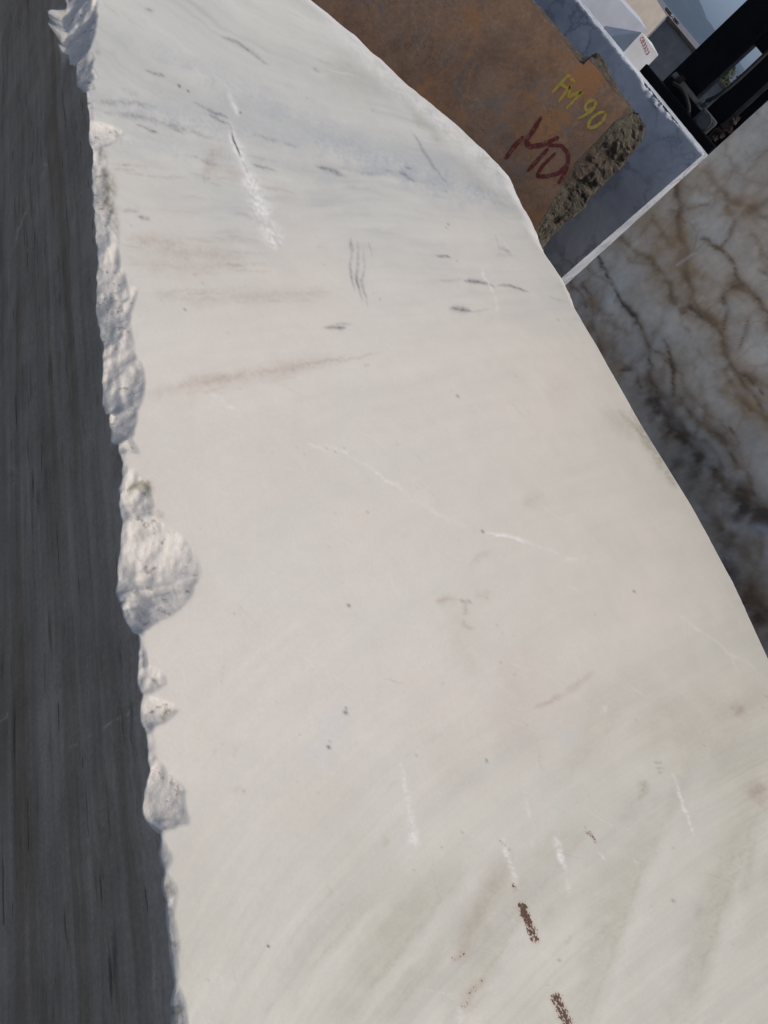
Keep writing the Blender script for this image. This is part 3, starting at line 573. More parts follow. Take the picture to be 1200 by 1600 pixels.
    lf = at(360, -400, Y); A = [at(a, b, Y) for a, b, _, _ in pairs]; Yb = Y+.13
    B = []
    for (a, b, c_, d_), f_ in zip(pairs, A):
        k_ = min(1, math.dist((a, b), (c_, d_))/30); B.append(at(c_, d_, Y+.03+.10*k_))
    zt0 = A[0].z+.05
    A = [Vector((lf.x, Y, zt0))] + A + [Vector((A[-1].x-.02, Y, 0)), Vector((lf.x, Y, 0))]
    B = [Vector((lf.x, Y+.03, zt0+.002))] + B + [Vector((B[-1].x-.02, Yb, 0)), Vector((lf.x, Y+.03, 0))]
    cnt = [max(1, int(max((A[i]-A[(i+1) % len(A)]).length, (B[i]-B[(i+1) % len(B)]).length)/.011)) for i in range(len(A))]
    rs = lambda P: [P[i].lerp(P[(i+1) % len(P)], q/cnt[i]) for i in range(len(P)) for q in range(cnt[i])]
    Ar, Br = rs(A), rs(B); gap = [min(1, (a-b).length/.10) for a, b in zip(Ar, Br)]
    Cr = [Vector((b.x-.10*g_, Y+.85, max(0, b.z-.14))) for b, g_ in zip(Br, gap)]
    bm = bmesh.new(); f_ = bm.faces.new([bm.verts.new(p) for p in Ar]); d_ = bmesh.ops.extrude_face_region(bm, geom=[f_])
    for v_ in [e for e in d_['geom'] if isinstance(e, bmesh.types.BMVert)]: v_.co.y += .012; v_.co.z = max(0, v_.co.z-.004); v_.co.x -= .003
    bm_obj('sawn_face', bm, m, root)
    bm = bmesh.new(); vr = []; NB = 13; g0 = np.array(gap)
    for j in range(NB+1+24):
        f = min(1, j/NB)
        pts = [a.lerp(b, f)+Vector((0, .004, 0)) for a, b in zip(Ar, Br)] if j <= NB else [b.lerp(c_, (j-NB)/24) for b, c_ in zip(Br, Cr)]
        P = np.array([tuple(p) for p in pts]); amp = (.002+.017*g0)*(min(1, f*3) if j else .15)
        for sc, am in ((.09, 1.0), (.03, .45)):
            for k in range(3): P[:, k] += (fbm(P[:, 0]/sc+40*k, P[:, 1]/sc, P[:, 2]/sc, 4, .6))*amp*am*(.8 if k != 1 else 1)
        P[:, 2] = np.maximum(P[:, 2], 0); P[:, 1] = np.maximum(P[:, 1], Y+.003)
        vr.append([bm.verts.new(p) for p in P])
    for a, b in zip(vr[:-1], vr[1:]):
        for i in range(len(a)):
            q = (i+1) % len(a); bm.faces.new((a[i], a[q], b[q], b[i]))
    bm.faces.new(list(reversed(vr[-1]))); bm_obj('broken_body', bm, m2, root)
    # lettering
    ye, nt, bs = mat('yellow paint'); v = coords(nt)
    nt.links.new(ramp(nt, noise(nt, v, 70, 5, .7), [(.36, (.52, .31, .13)), (.43, (.86, .56, .08)), (.7, (.92, .66, .14))]), bs.inputs['Base Color']); bs.inputs['Roughness'].default_value = .7
    rd, nt, bs = mat('red spray paint'); v = coords(nt)
    nt.links.new(ramp(nt, noise(nt, v, 40, 5, .7), [(.38, (.42, .20, .11)), (.48, (.28, .046, .032)), (.75, (.34, .055, .04))]), bs.inputs['Base Color']); bs.inputs['Roughness'].default_value = .65
    fn = lambda x, y: at(x, y, Y)
    g = lambda pts: [(800+a/3, b/3) for a, b in pts]
    ell = lambda cx_, cy_, ra, rb, ang, a0=0, a1=360: [(cx_+ra*math.cos(math.radians(q))*math.cos(ang)-rb*math.sin(math.radians(q))*math.sin(ang), cy_+ra*math.cos(math.radians(q))*math.sin(ang)+rb*math.sin(math.radians(q))*math.cos(ang)) for q in range(a0, a1+1, 15)]
    up = math.atan2(-.66, .75)
    glyphs = [[g([(190,432),(264,353)]), g([(262,352),(296,384)]), g([(228,392),(256,412)])], [g([(222,474),(276,398),(266,454),(334,426),(258,506)])],
              [g(ell(368, 494, 30, 19, up)), g([(392,498),(362,528),(312,556)])], [g(ell(398, 562, 52, 22, up))]]
    for s in glyphs: ribbon('yellow_letter', s, .0135, fn, (0, -1, 0), ye, root)
    h2 = lambda pts: [(450+a/2.667, b/2.667) for a, b in pts]
    ribbon('red_letter', [h2([(908,660),(940,615),(978,572)]), h2([(1056,488),(1022,545),(990,590),(1010,612),(1060,604),(1125,574)])], .021, fn, (0, -1, 0), rd, root)
    ribbon('red_letter', [h2([(1000,712),(1040,668),(1082,622)]), h2([(1090,606),(1140,606),(1168,640),(1168,684),(1130,722),(1080,735),(1036,734),(1062,690),(1112,640)]), h2([(1166,690),(1150,730),(1128,764)])], .018, fn, (0, -1, 0), rd, root)
brown_block()

# ------------------------------------------------------------------ blue-grey block with a sunlit end
def gridbox(name, corners, res, m, parent=None, rough=.002, scale=.03, chip=None, smooth=True):
    """six gridded faces between 8 corners ordered x-fast (x0y0z0,x1y0z0,x0y1z0,x1y1z0,then z1)"""
    c = [Vector(q) for q in corners]; V = []; F = []
    def tri(u, v, w_):
        a = c[0]*(1-u)*(1-v) + c[1]*u*(1-v) + c[2]*(1-u)*v + c[3]*u*v
        b = c[4]*(1-u)*(1-v) + c[5]*u*(1-v) + c[6]*(1-u)*v + c[7]*u*v
        return a*(1-w_) + b*w_
    lx = max((c[1]-c[0]).length, (c[5]-c[4]).length); ly = (c[2]-c[0]).length; lz = max((c[4]-c[0]).length, .01)
    nx, ny, nz = [max(2, int(l/res)) for l in (lx, ly, lz)]
    def face(fn, a, b):
        s = len(V)
        for j in range(b+1):
            for i in range(a+1): V.append(fn(i/a, j/b))
        for j in range(b):
            for i in range(a):
                q = s+j*(a+1)+i; F.append((q, q+1, q+a+2, q+a+1))
    face(lambda u, w_: tri(u, 0, w_), nx, nz); face(lambda u, w_: tri(1-u, 1, w_), nx, nz)
    face(lambda v, w_: tri(1, v, w_), ny, nz); face(lambda v, w_: tri(0, 1-v, w_), ny, nz)
    face(lambda u, v: tri(u, v, 1), nx, ny); face(lambda u, v: tri(u, 1-v, 0), nx, ny)
    P = np.array([tuple(v) for v in V]); 
    d = np.stack([fbm(P[:, 0]/scale+k*37, P[:, 1]/scale, P[:, 2]/scale, 4, .55) for k in range(3)], 1)*rough
    P = P + d
    if chip: P = chip(P)
    P[:, 2] = np.maximum(P[:, 2], 0)
    me = mesh_np(name, P, F, smooth); bm = bmesh.new(); bm.from_mesh(me); bmesh.ops.remove_doubles(bm, verts=bm.verts[:], dist=1e-5); bmesh.ops.recalc_face_normals(bm, faces=bm.faces[:])
    for e in bm.edges:
        if len(e.link_faces) == 2 and e.calc_face_angle(0) > .7: e.smooth = False
    bm.to_mesh(me); bm.free()
    o = link_mesh(name, me, m, parent)
    if parent: o.matrix_parent_inverse = Matrix.Translation(-parent.location)
    return o
def grey_block():
    m, nt, bs = mat('blue grey marble'); v = coords(nt)
    c = ramp(nt, noise(nt, v, 2.6, 7, .6, .8), [(.3, (.34, .355, .375)), (.5, (.50, .515, .535)), (.68, (.66, .665, .67))])
    vo = N(nt, 'ShaderNodeTexVoronoi', Scale=3.4, feature='DISTANCE_TO_EDGE'); va_ = nt.nodes.new('ShaderNodeVectorMath'); va_.operation = 'ADD'
    nn = N(nt, 'ShaderNodeTexNoise', Scale=2.4, Detail=7.0, Roughness=.6); nt.links.new(v, nn.inputs['Vector']); nt.links.new(v, va_.inputs[0]); nt.links.new(nn.outputs['Color'], va_.inputs[1]); nt.links.new(va_.outputs[0], vo.inputs['Vector'])
    ve = math_(nt, 'MULTIPLY', ramp(nt, vo.outputs['Distance'], [(0, .9), (.03, .4), (.10, 0.0)]), ramp(nt, noise(nt, v, 2.2, 4), [(.36, 0.0), (.55, 1.0)]))
    c = mix(nt, ve, c, (.20, .215, .24)); c = mix(nt, ramp(nt, noise(nt, v, 40, 4, .7), [(.66, 0.0), (.74, .35)]), c, (.75, .76, .77))
    geo = nt.nodes.new('ShaderNodeNewGeometry')
    nt.links.new(c, bs.inputs['Base Color']); bs.inputs['Roughness'].default_value = .55; bump(nt, bs, noise(nt, v, 60, 6), .2, .004)
    Y = 4.7; b = at(1099, 241, Y); q = .21; fn_ = Vector((-math.sin(q), -math.cos(q), 0)); al_ = Vector((math.cos(q), -math.sin(q), 0)); bk_ = -fn_
    a = at_plane(838, -77, b, fn_); lo = at_plane(880, 432, b, fn_); W = 2.4; T = .25
    sl_ = (b.z-a.z)/(b-a).dot(al_); lean = (b-lo).dot(al_)/(b.z-lo.z)
    L1 = b-al_*W; L1.z = b.z-sl_*W; L0 = Vector((L1.x, L1.y, 0)); R0 = b-al_*lean*b.z; R0.z = 0; zt = b.z; L = L1
    cr = [L0, R0, L0+bk_*T, R0+bk_*T, L1, b, L1+bk_*T, b+bk_*T]
    xs0, xs1 = at_plane(1004, 120, b, fn_).x, at_plane(1066, 188, b, fn_).x
    def chip(P):
        zt_ = np.interp(P[:, 0], [L.x, b.x], [L.z, zt]); e = zt_-P[:, 2]; fr = (P-np.array(b))@np.array(bk_)
        band = sstep(xs0-.02, xs0+.05, P[:, 0])*sstep(xs1+.03, xs1-.06, P[:, 0])
        nz = fbm(P[:, 0]/.03, P[:, 0]*0+.2, P[:, 2]/.05, 4, .6)
        wd = .003 + .014*band*(1+.9*nz) + .004*np.clip(nz, 0, 1)
        k = np.clip(1-e/np.maximum(wd, .001), 0, 1); f = k*(fr < wd*1.1)
        P = P.copy(); P += np.array(bk_)[None, :]*(f*wd*1.3*(1+.3*nz))[:, None]
        tp = np.clip(1-fr/np.maximum(wd, .001), 0, 1)*(e < .002); P[:, 2] -= tp*wd*.55
        return P
    o = gridbox('marble_block', cr, .009, m, None, .0012, .03, chip)
    tag(o, 'thick blue grey marble slab with a narrow sunlit end, behind the painted brown block', 'marble block')
    return b
GB = grey_block()

# ------------------------------------------------------------------ brown-veined block on the right
def veined_block():
    m, nt, bs = mat('brown veined marble'); v = coords(nt)
    va = N(nt, 'ShaderNodeAttribute', attribute_name='albedo')
    def warp(sc, amt, det=6.0):
        nn = N(nt, 'ShaderNodeTexNoise', Scale=sc, Detail=det, Roughness=.6); nt.links.new(v, nn.inputs['Vector'])
        q = nt.nodes.new('ShaderNodeVectorMath'); q.operation = 'SCALE'; nt.links.new(nn.outputs['Color'], q.inputs[0]); q.inputs['Scale'].default_value = amt
        a = nt.nodes.new('ShaderNodeVectorMath'); a.operation = 'ADD'; nt.links.new(v, a.inputs[0]); nt.links.new(q.outputs[0], a.inputs[1]); return a.outputs[0]
    vo = N(nt, 'ShaderNodeTexVoronoi', Scale=11.0, feature='DISTANCE_TO_EDGE'); nt.links.new(warp(3.5, .18, 3.0), vo.inputs['Vector'])
    vo2 = N(nt, 'ShaderNodeTexVoronoi', Scale=5.5, feature='DISTANCE_TO_EDGE'); nt.links.new(warp(2.2, .50, 4.0), vo2.inputs['Vector'])
    net = math_(nt, 'MULTIPLY', ramp(nt, vo2.outputs['Distance'], [(0, .55), (.03, .38), (.10, .14), (.22, 0.0)]), ramp(nt, noise(nt, v, 2.6, 4), [(.40, .1), (.58, 1.0)]))
    hair = math_(nt, 'MULTIPLY', ramp(nt, vo.outputs['Distance'], [(0, .4), (.012, .2), (.04, 0.0)]), ramp(nt, noise(nt, v, 4, 3), [(.55, 0.0), (.66, 1.0)]))
    c = mix(nt, hair, mix(nt, net, va.outputs['Color'], (.38, .25, .14)), (.19, .125, .08))
    c = mix(nt, 1.0, c, ramp(nt, noise(nt, v, 26, 7, .7), [(.3, .84), (.7, 1.12)]), 'MULTIPLY')
    nt.links.new(c, bs.inputs['Base Color']); nt.links.new(ramp(nt, noise(nt, v, 6), [(.3, .42), (.7, .6)]), bs.inputs['Roughness'])
    bump(nt, bs, noise(nt, v, 45, 6), .12, .004)
    nP = Vector((.6, .8, 0)); tP = Vector((.8, -.6, 0)); base = nP*2.29
    pt = at_plane(1199, 158, base, nP); pb = at_plane(893, 437, base, nP)
    lean = (pt-pb)/(pt.z-pb.z); top = 2.05; a0 = pb - lean*pb.z; a1 = pb + lean*(top-pb.z); W = 2.6; D = .85
    # front face grid, fine where the yard can see it, closed behind by coarse flanks
    us = np.concatenate([np.arange(0, 1.75, .0075), np.arange(1.76, W+.04, .06)]); us[-1] = W
    ws = np.concatenate([np.arange(0, .75, .05), np.arange(.75, top, .0075), [top]])
    u, w_ = np.meshgrid(us, ws); A0 = np.array(a0); lz = np.array(lean)
    V = A0[None, None] + u[..., None]*np.array(tP) + w_[..., None]*lz
    V = V + np.array(nP)[None, None]*(.0012*fbm(u/.05, w_/.05, 1.1, 3))[..., None]
    cx, cy = project(V.reshape(-1, 3)); cx = cx.reshape(u.shape); cy = cy.reshape(u.shape)
    wa = fbm(u/.22, w_/.22, 3.1, 5, .55); wb = fbm(u/.22, w_/.22, 33.1, 5, .55); wc = fbm(u/.05, w_/.05, 13.1, 4, .6); wd_ = fbm(u/.6, w_/.6, 63.1, 4)
    X = 2.105*(cx-840) + 22*wa + 7*wc; Y_ = 2.105*(cy-300) + 22*wb + 7*np.roll(wc, 9, 1)
    def st(pts, wid, amp, soft=1.4):
        best = np.full(u.shape, 1e9); pts = [(float(a), float(b)) for a, b in pts]
        for (ax, ay), (bx, by) in zip(pts[:-1], pts[1:]):
            L = math.hypot(bx-ax, by-ay); dx, dy = (bx-ax)/L, (by-ay)/L; q = np.clip((X-ax)*dx+(Y_-ay)*dy, 0, L); best = np.minimum(best, np.hypot(X-ax-q*dx, Y_-ay-q*dy))
        return np.exp(-(best/(wid*(1+.5*wa)))**soft)*amp*np.clip(1+.7*wc+.4*wb, .15, 1.6)
    C = lambda *a: np.array(a)
    alb = C(.82, .76, .64)*np.clip(1+.25*wd_+.2*wa+.08*wc, .5, 1.35)[..., None]
    warm = np.clip(.6*wb+.45*wd_+.20, 0, .7)[..., None]; alb = alb*(1-warm) + C(.62, .47, .31)*warm
    def put(g, col):
        nonlocal alb
        g = np.clip(g, 0, 1)[..., None]; alb = alb*(1-g) + C(*col)*g
    tan_, brn, drk = (.50, .335, .185), (.30, .19, .105), (.12, .08, .052)
    for p, q, a in [([(450,-40),(470,100),(480,200),(500,290),(560,400),(600,480),(640,560),(700,600),(790,660)], 34, .6), ([(240,110),(380,230),(450,330),(540,380),(590,430)], 46, .6), ([(620,560),(680,700),(790,780)], 36, .65), ([(560,-60),(640,20),(760,90)], 40, .5), ([(600,330),(640,300),(720,370),(790,460)], 26, .6), ([(330,60),(420,150),(480,220)], 40, .4), ([(690,1330),(790,1400)], 40, .7), ([(420,520),(480,640),(600,760)], 30, .35), ([(700,140),(790,260)], 30, .4), ([(790,-60),(860,80),(980,200)], 40, .5)]: put(st(p, q*1.15, a*1.15), tan_); put(st(p, q*.22, a*1.1, 1.8), brn)
    for p, q, a in [([(455,-40),(468,100),(485,210),(500,290)], 15, .7), ([(500,290),(560,400),(600,490),(650,560),(730,640)], 10, .75), ([(540,150),(600,190),(640,250),(665,300)], 8, .85), ([(665,300),(720,370),(790,450)], 12, .8), ([(665,300),(615,335),(600,450)], 12, .7), ([(330,410),(350,500),(370,620),(385,700)], 9, .8), ([(345,500),(400,540),(430,580),(445,680)], 8, .7), ([(560,770),(640,860),(720,990)], 14, .8), ([(480,700),(560,780),(640,830)], 22, .6), ([(640,540),(690,640),(730,720)], 9, .7), ([(150,300),(180,420),(215,520)], 14, .6), ([(270,590),(320,570),(345,640)], 5, .5), ([(160,400),(260,400)], 3, .4), ([(570,420),(500,390),(420,300)], 10, .6), ([(680,420),(672,500)], 9, .5), ([(620,0),(650,110),(600,190)], 9, .5), ([(690,1000),(758,1060)], 26, .8), ([(700,1320),(770,1390)], 20, .7), ([(520,350),(545,400),(560,420)], 5, .8)]: put(st(p, q*1.3, a*1.05), brn); put(st(p, q*.3, a*.8, 1.8), (.16, .10, .06))
    wr_ = np.random.default_rng(5)                       # smaller branching veins between the large ones
    for k in range(80):
        x, y = wr_.uniform(60, 900), wr_.uniform(-80, 1350); a_ = wr_.choice([.9, .9, 1.1, 2.2, 1.5]) + wr_.normal(0, .25); pts = [(x, y)]
        for _ in range(4):
            a_ += wr_.normal(0, .35); L = wr_.uniform(25, 60); x += L*math.cos(a_); y += L*math.sin(a_); pts.append((x, y))
        put(st(pts, wr_.uniform(4, 16), wr_.uniform(.25, .6)), [brn, tan_, tan_][k % 3])
    for p, q, a in [([(190,205),(235,285),(280,360),(330,412)], 7, .95), ([(380,690),(440,790),(520,870),(600,950),(690,1020),(780,1080)], 44, 1.0), ([(600,1190),(680,1330),(770,1450)], 60, .7), ([(470,900),(560,1040),(660,1160)], 40, .45), ([(380,690),(440,740),(480,800)], 18, .7), ([(400,480),(425,540),(440,600)], 8, .8), ([(600,940),(660,1000),(690,1040)], 16, .8), ([(520,365),(545,405)], 3, .9), ([(690,600),(725,650),(740,690)], 4, .8), ([(640,780),(660,830)], 4, .6), ([(280,590),(310,575)], 4, .6), ([(120,300),(150,380)], 5, .6)]: put(st(p, q, a), drk)  # dark veins; the broad lower bands also put the gap's shadow into the colour
    X = 2.105*(cx-840); Y_ = 2.105*(cy-300)
    put(st([(458,242),(500,210),(546,184)], 3, .8, 2), (.66, .65, .62)); put(st([(725,1105),(750,1112)], 12, .7), (.55, .56, .56)); put(st([(70,258),(100,290)], 4, .3), (.6, .6, .58))
    nr, nc = u.shape; idx = np.arange(nr*nc).reshape(nr, nc); Q = np.stack([idx[:-1, :-1], idx[:-1, 1:], idx[1:, 1:], idx[1:, :-1]], -1).reshape(-1, 4)
    # back sheet, same outline, then joined round the rim
    bs_ = [a0+nP*D+tP*.25, a0+nP*D+tP*W, a1+nP*D+tP*W, a1+nP*D+tP*.25]; k = nr*nc; Vb = np.array([tuple(p) for p in bs_]); Va = V.reshape(-1, 3)
    me = fast_quads('marble_block', np.concatenate([Va, Vb]), np.concatenate([Q, [[k, k+3, k+2, k+1], [idx[0,0], idx[-1,0], k+3, k], [idx[0,-1], k+1, k+2, idx[-1,-1]], [idx[-1,0], idx[-1,-1], k+2, k+3], [idx[0,0], k, k+1, idx[0,-1]]]]))
    col_attr(me, 'albedo', np.concatenate([alb.reshape(-1, 3), np.full((4, 3), .36)]))
    fl = np.ones(len(me.polygons), dtype=bool); fl[-5:] = False; me.polygons.foreach_set('use_smooth', fl)
    tag(link_mesh('marble_block', me, m), 'tall shaded marble block clouded grey and brown with rusty branching veins', 'marble block')
veined_block()

# ------------------------------------------------------------------ forklift behind the blue-grey block
def forklift():
    dark = simple('black machine paint', (.003, .003, .0035), .6, 0, .4, 9, .15, .12); steel = simple('greasy steel', (.03, .029, .027), .5, .2, .5, 14); rus = simple('rusty iron', (.05, .028, .02), .85, 0, .5, 24, .5)
    grey = simple('dull grey casting', (.06, .06, .062), .65, .1, .35, 12); rub = simple('tyre rubber', (.016, .016, .016), .85, 0, .3, 30, .4)
    Y = 6.3; p = lambda x, y, d=0: at(x, y, Y+d)
    root = empty('forklift', (p(1090, 140).x, Y+.6, 0), 'black forklift mast with thick uprights standing behind the blue grey marble block', 'forklift')
    def toward(a, b, f): return a + (b-a)*f
    a, b = p(1062, 143), p(1196, 17); bm_obj('mast_upright', bar(toward(a, b, -1.0), toward(a, b, 2.6), .235, .20, (1, 0, 0), .012), dark, root)
    a, b = p(1112, 190), p(1206, 104); bm_obj('mast_upright', bar(toward(a, b, -1.0), toward(a, b, 3.2), .155, .20, (1, 0, 0), .012), dark, root)
    a, b = p(1084, 110), p(1156, 186)                                # crossbar over the gap
    a, b = p(1180, 44, -.03), p(1222, 96, -.03); bm_obj('mast_crossbar', bar(a, b, .11, .09, (0, 0, 1), .01), dark, root)
    a, b = p(1128, 199, -.09), p(1215, 119, -.09); bm_obj('lift_chain', bar(toward(a, b, -.3), toward(a, b, 2), .03, .03, (1, 0, 0), .006), steel, root)
    a, b = p(1004, 108, -.30), p(1108, 234, -.30); bm_obj('fork_carriage', bar(a+Vector((-.0, 0, -.01)), b+Vector((.02, 0, -.01)), .10, .08, (0, 0, 1), .008), dark, root)
    a, b = p(1010, 118, -.24), p(1100, 226, -.24); bm_obj('load_backrest', bar(a+Vector((.12, 0, .05)), b+Vector((-.02, 0, .05)), .12, .03, (0, 0, 1), .006), dark, root)
    # side shift cylinder with collars
    a, b = p(1047, 122, -.16), p(1100, 190, -.16); cy = bm_obj('lift_cylinder', rod(a, b, .052, seg=32), steel, root, smooth=False)
    for f in (.12, .72):
        c0 = toward(a, b, f); c1 = toward(a, b, f+.10); bm_obj('collar', rod(c0, c1, .068, seg=32), grey if f > .5 else dark, cy)
    c0 = p(1094, 168, -.20); bm_obj('hose_fitting', rod(c0, p(1104, 162, -.20), .018, seg=12), steel, cy)
    a, b = p(1087, 203, -.26), p(1112, 180, -.26); bm_obj('end_bracket', bar(a, b, .135, .07, (1, 0, 0), .02), grey, root)
    c0 = p(1101, 190, -.30); bm_obj('pin_cap', rod(c0+Vector((0, 0, 0)), c0+Vector((0, -.03, 0)), .046, seg=28), grey, root)
    bm_obj('hydraulic_pipe', rod(p(1066, 173, -.26), p(1085, 196, -.26), .008, seg=10), grey, root); bm_obj('hydraulic_pipe', rod(p(1098, 203, -.28), p(1099, 214, -.28), .009, seg=10), grey, root)
    def hose(pts, r):
        pts = [Vector(q) for q in pts]
        for _ in range(3): pts = [pts[0]] + [q for a_, b_ in zip(pts[:-1], pts[1:]) for q in (a_.lerp(b_, .25), a_.lerp(b_, .75))] + [pts[-1]]
        bm = bmesh.new(); rings = []
        for i, q in enumerate(pts):
            d = (pts[min(i+1, len(pts)-1)]-pts[max(0, i-1)]).normalized(); u = d.orthogonal().normalized(); w2 = d.cross(u)
            rings.append([bm.verts.new(q+(u*math.cos(k*math.pi/4)+w2*math.sin(k*math.pi/4))*r) for k in range(8)])
        for a_, b_ in zip(rings[:-1], rings[1:]):
            for k in range(8): bm.faces.new((a_[k], a_[(k+1) % 8], b_[(k+1) % 8], b_[k]))
        bm_obj('hydraulic_hose', bm, rub, root, smooth=True)
    hose([p(1052, 130, -.3), p(1068, 140, -.34), p(1078, 168, -.34), p(1074, 190, -.3)], .012); hose([p(1104, 158, -.22), p(1122, 150, -.26), p(1150, 128, -.24), p(1196, 84, -.2), p(1230, 52, -.2)], .013)
    for (px, py) in ((1013,122), (1028,139), (1058,174), (1076,195), (1092,214)):
        c0 = p(px, py, -.345); bm_obj('bolt', rod(c0, c0+Vector((0, -.012, 0)), .011, seg=6), dark, root)
    for (px, py) in ((1078,126), (1108,98), (1140,68), (1172,38)):
        c0 = p(px+9, py+9, -.10); bm_obj('bolt', rod(c0, c0+Vector((0, -.014, 0)), .014, seg=6), dark, root)
    # body, axle plate, wheels
    b0 = root.location; bm_obj('chassis', bar((b0.x+.25, Y+.55, .35), (b0.x+.25, Y+2.6, .35), 1.1, .7, (1, 0, 0), .04), dark, root)
    a, b = p(1108, 218, .02), p(1215, 128, .02); bm_obj('axle_plate', bar(toward(a, b, -.6)+Vector((.08, 0, 0)), toward(a, b, 1.6)+Vector((.08, 0, 0)), .30, .06, (1, 0, 0), .01), dark, root)
    for (px, py, r) in ((1123,205,.022), (1134,199,.028), (1128,211,.018), (1146,190,.02), (1118,214,.02), (1140,203,.018), (1152,186,.016)):
        c0 = p(px, py, -.12); bm = bmesh.new(); bmesh.ops.create_icosphere(bm, subdivisions=2, radius=r, matrix=Matrix.Translation(c0))
        for v_ in bm.verts: v_.co += Vector((random.uniform(-.9, .9), random.uniform(-.6, .6), random.uniform(-.9, .9)))*r*.8
        bm_obj('rust_lump', bm, rus, root)
    for sx in (-.45, .95):
        for yy in (.35, 2.1):
            c0 = Vector((b0.x+sx, Y+yy, .36)); wh = bm_obj('wheel', rod(c0-Vector((.12, 0, 0)), c0+Vector((.12, 0, 0)), .36, seg=40), rub, root)
            bm_obj('rim', rod(c0-Vector((.125, 0, 0)), c0+Vector((.125, 0, 0)), .2, seg=28), grey, wh)
    for sx in (-.2, .5): bm_obj('fork', bar((b0.x+sx, Y-.35, .3), (b0.x+sx, Y-.35, 1.35), .12, .04, (1, 0, 0), .006), steel, root)
forklift()

# ------------------------------------------------------------------ far blocks and wall
def prism(name, tops, m, depth_dir, base=0, parent=None):
    """front outline of top points; vertical faces down to the ground, extruded along depth_dir"""
    bm = bmesh.new(); d = Vector(depth_dir)
    f = [bm.verts.new(p) for p in tops]; g = [bm.verts.new((p.x, p.y, base)) for p in tops]
    fb = [bm.verts.new(p+d) for p in (tops[0], tops[-1])]; gb = [bm.verts.new((p.x+d.x, p.y+d.y, base)) for p in (tops[0], tops[-1])]
    for i in range(len(tops)-1): bm.faces.new((g[i], g[i+1], f[i+1], f[i]))
    bm.faces.new((g[-1], gb[1], fb[1], f[-1])); bm.faces.new((gb[1], gb[0], fb[0], fb[1])); bm.faces.new((gb[0], g[0], f[0], fb[0]))
    bm.faces.new(f+[fb[1], fb[0]]); bm.faces.new(g+[gb[1], gb[0]])
    es = [e for e in bm.edges]; bmesh.ops.bevel(bm, geom=es, offset=.006, segments=2, affect='EDGES')
    return bm_obj(name, bm, m, parent)
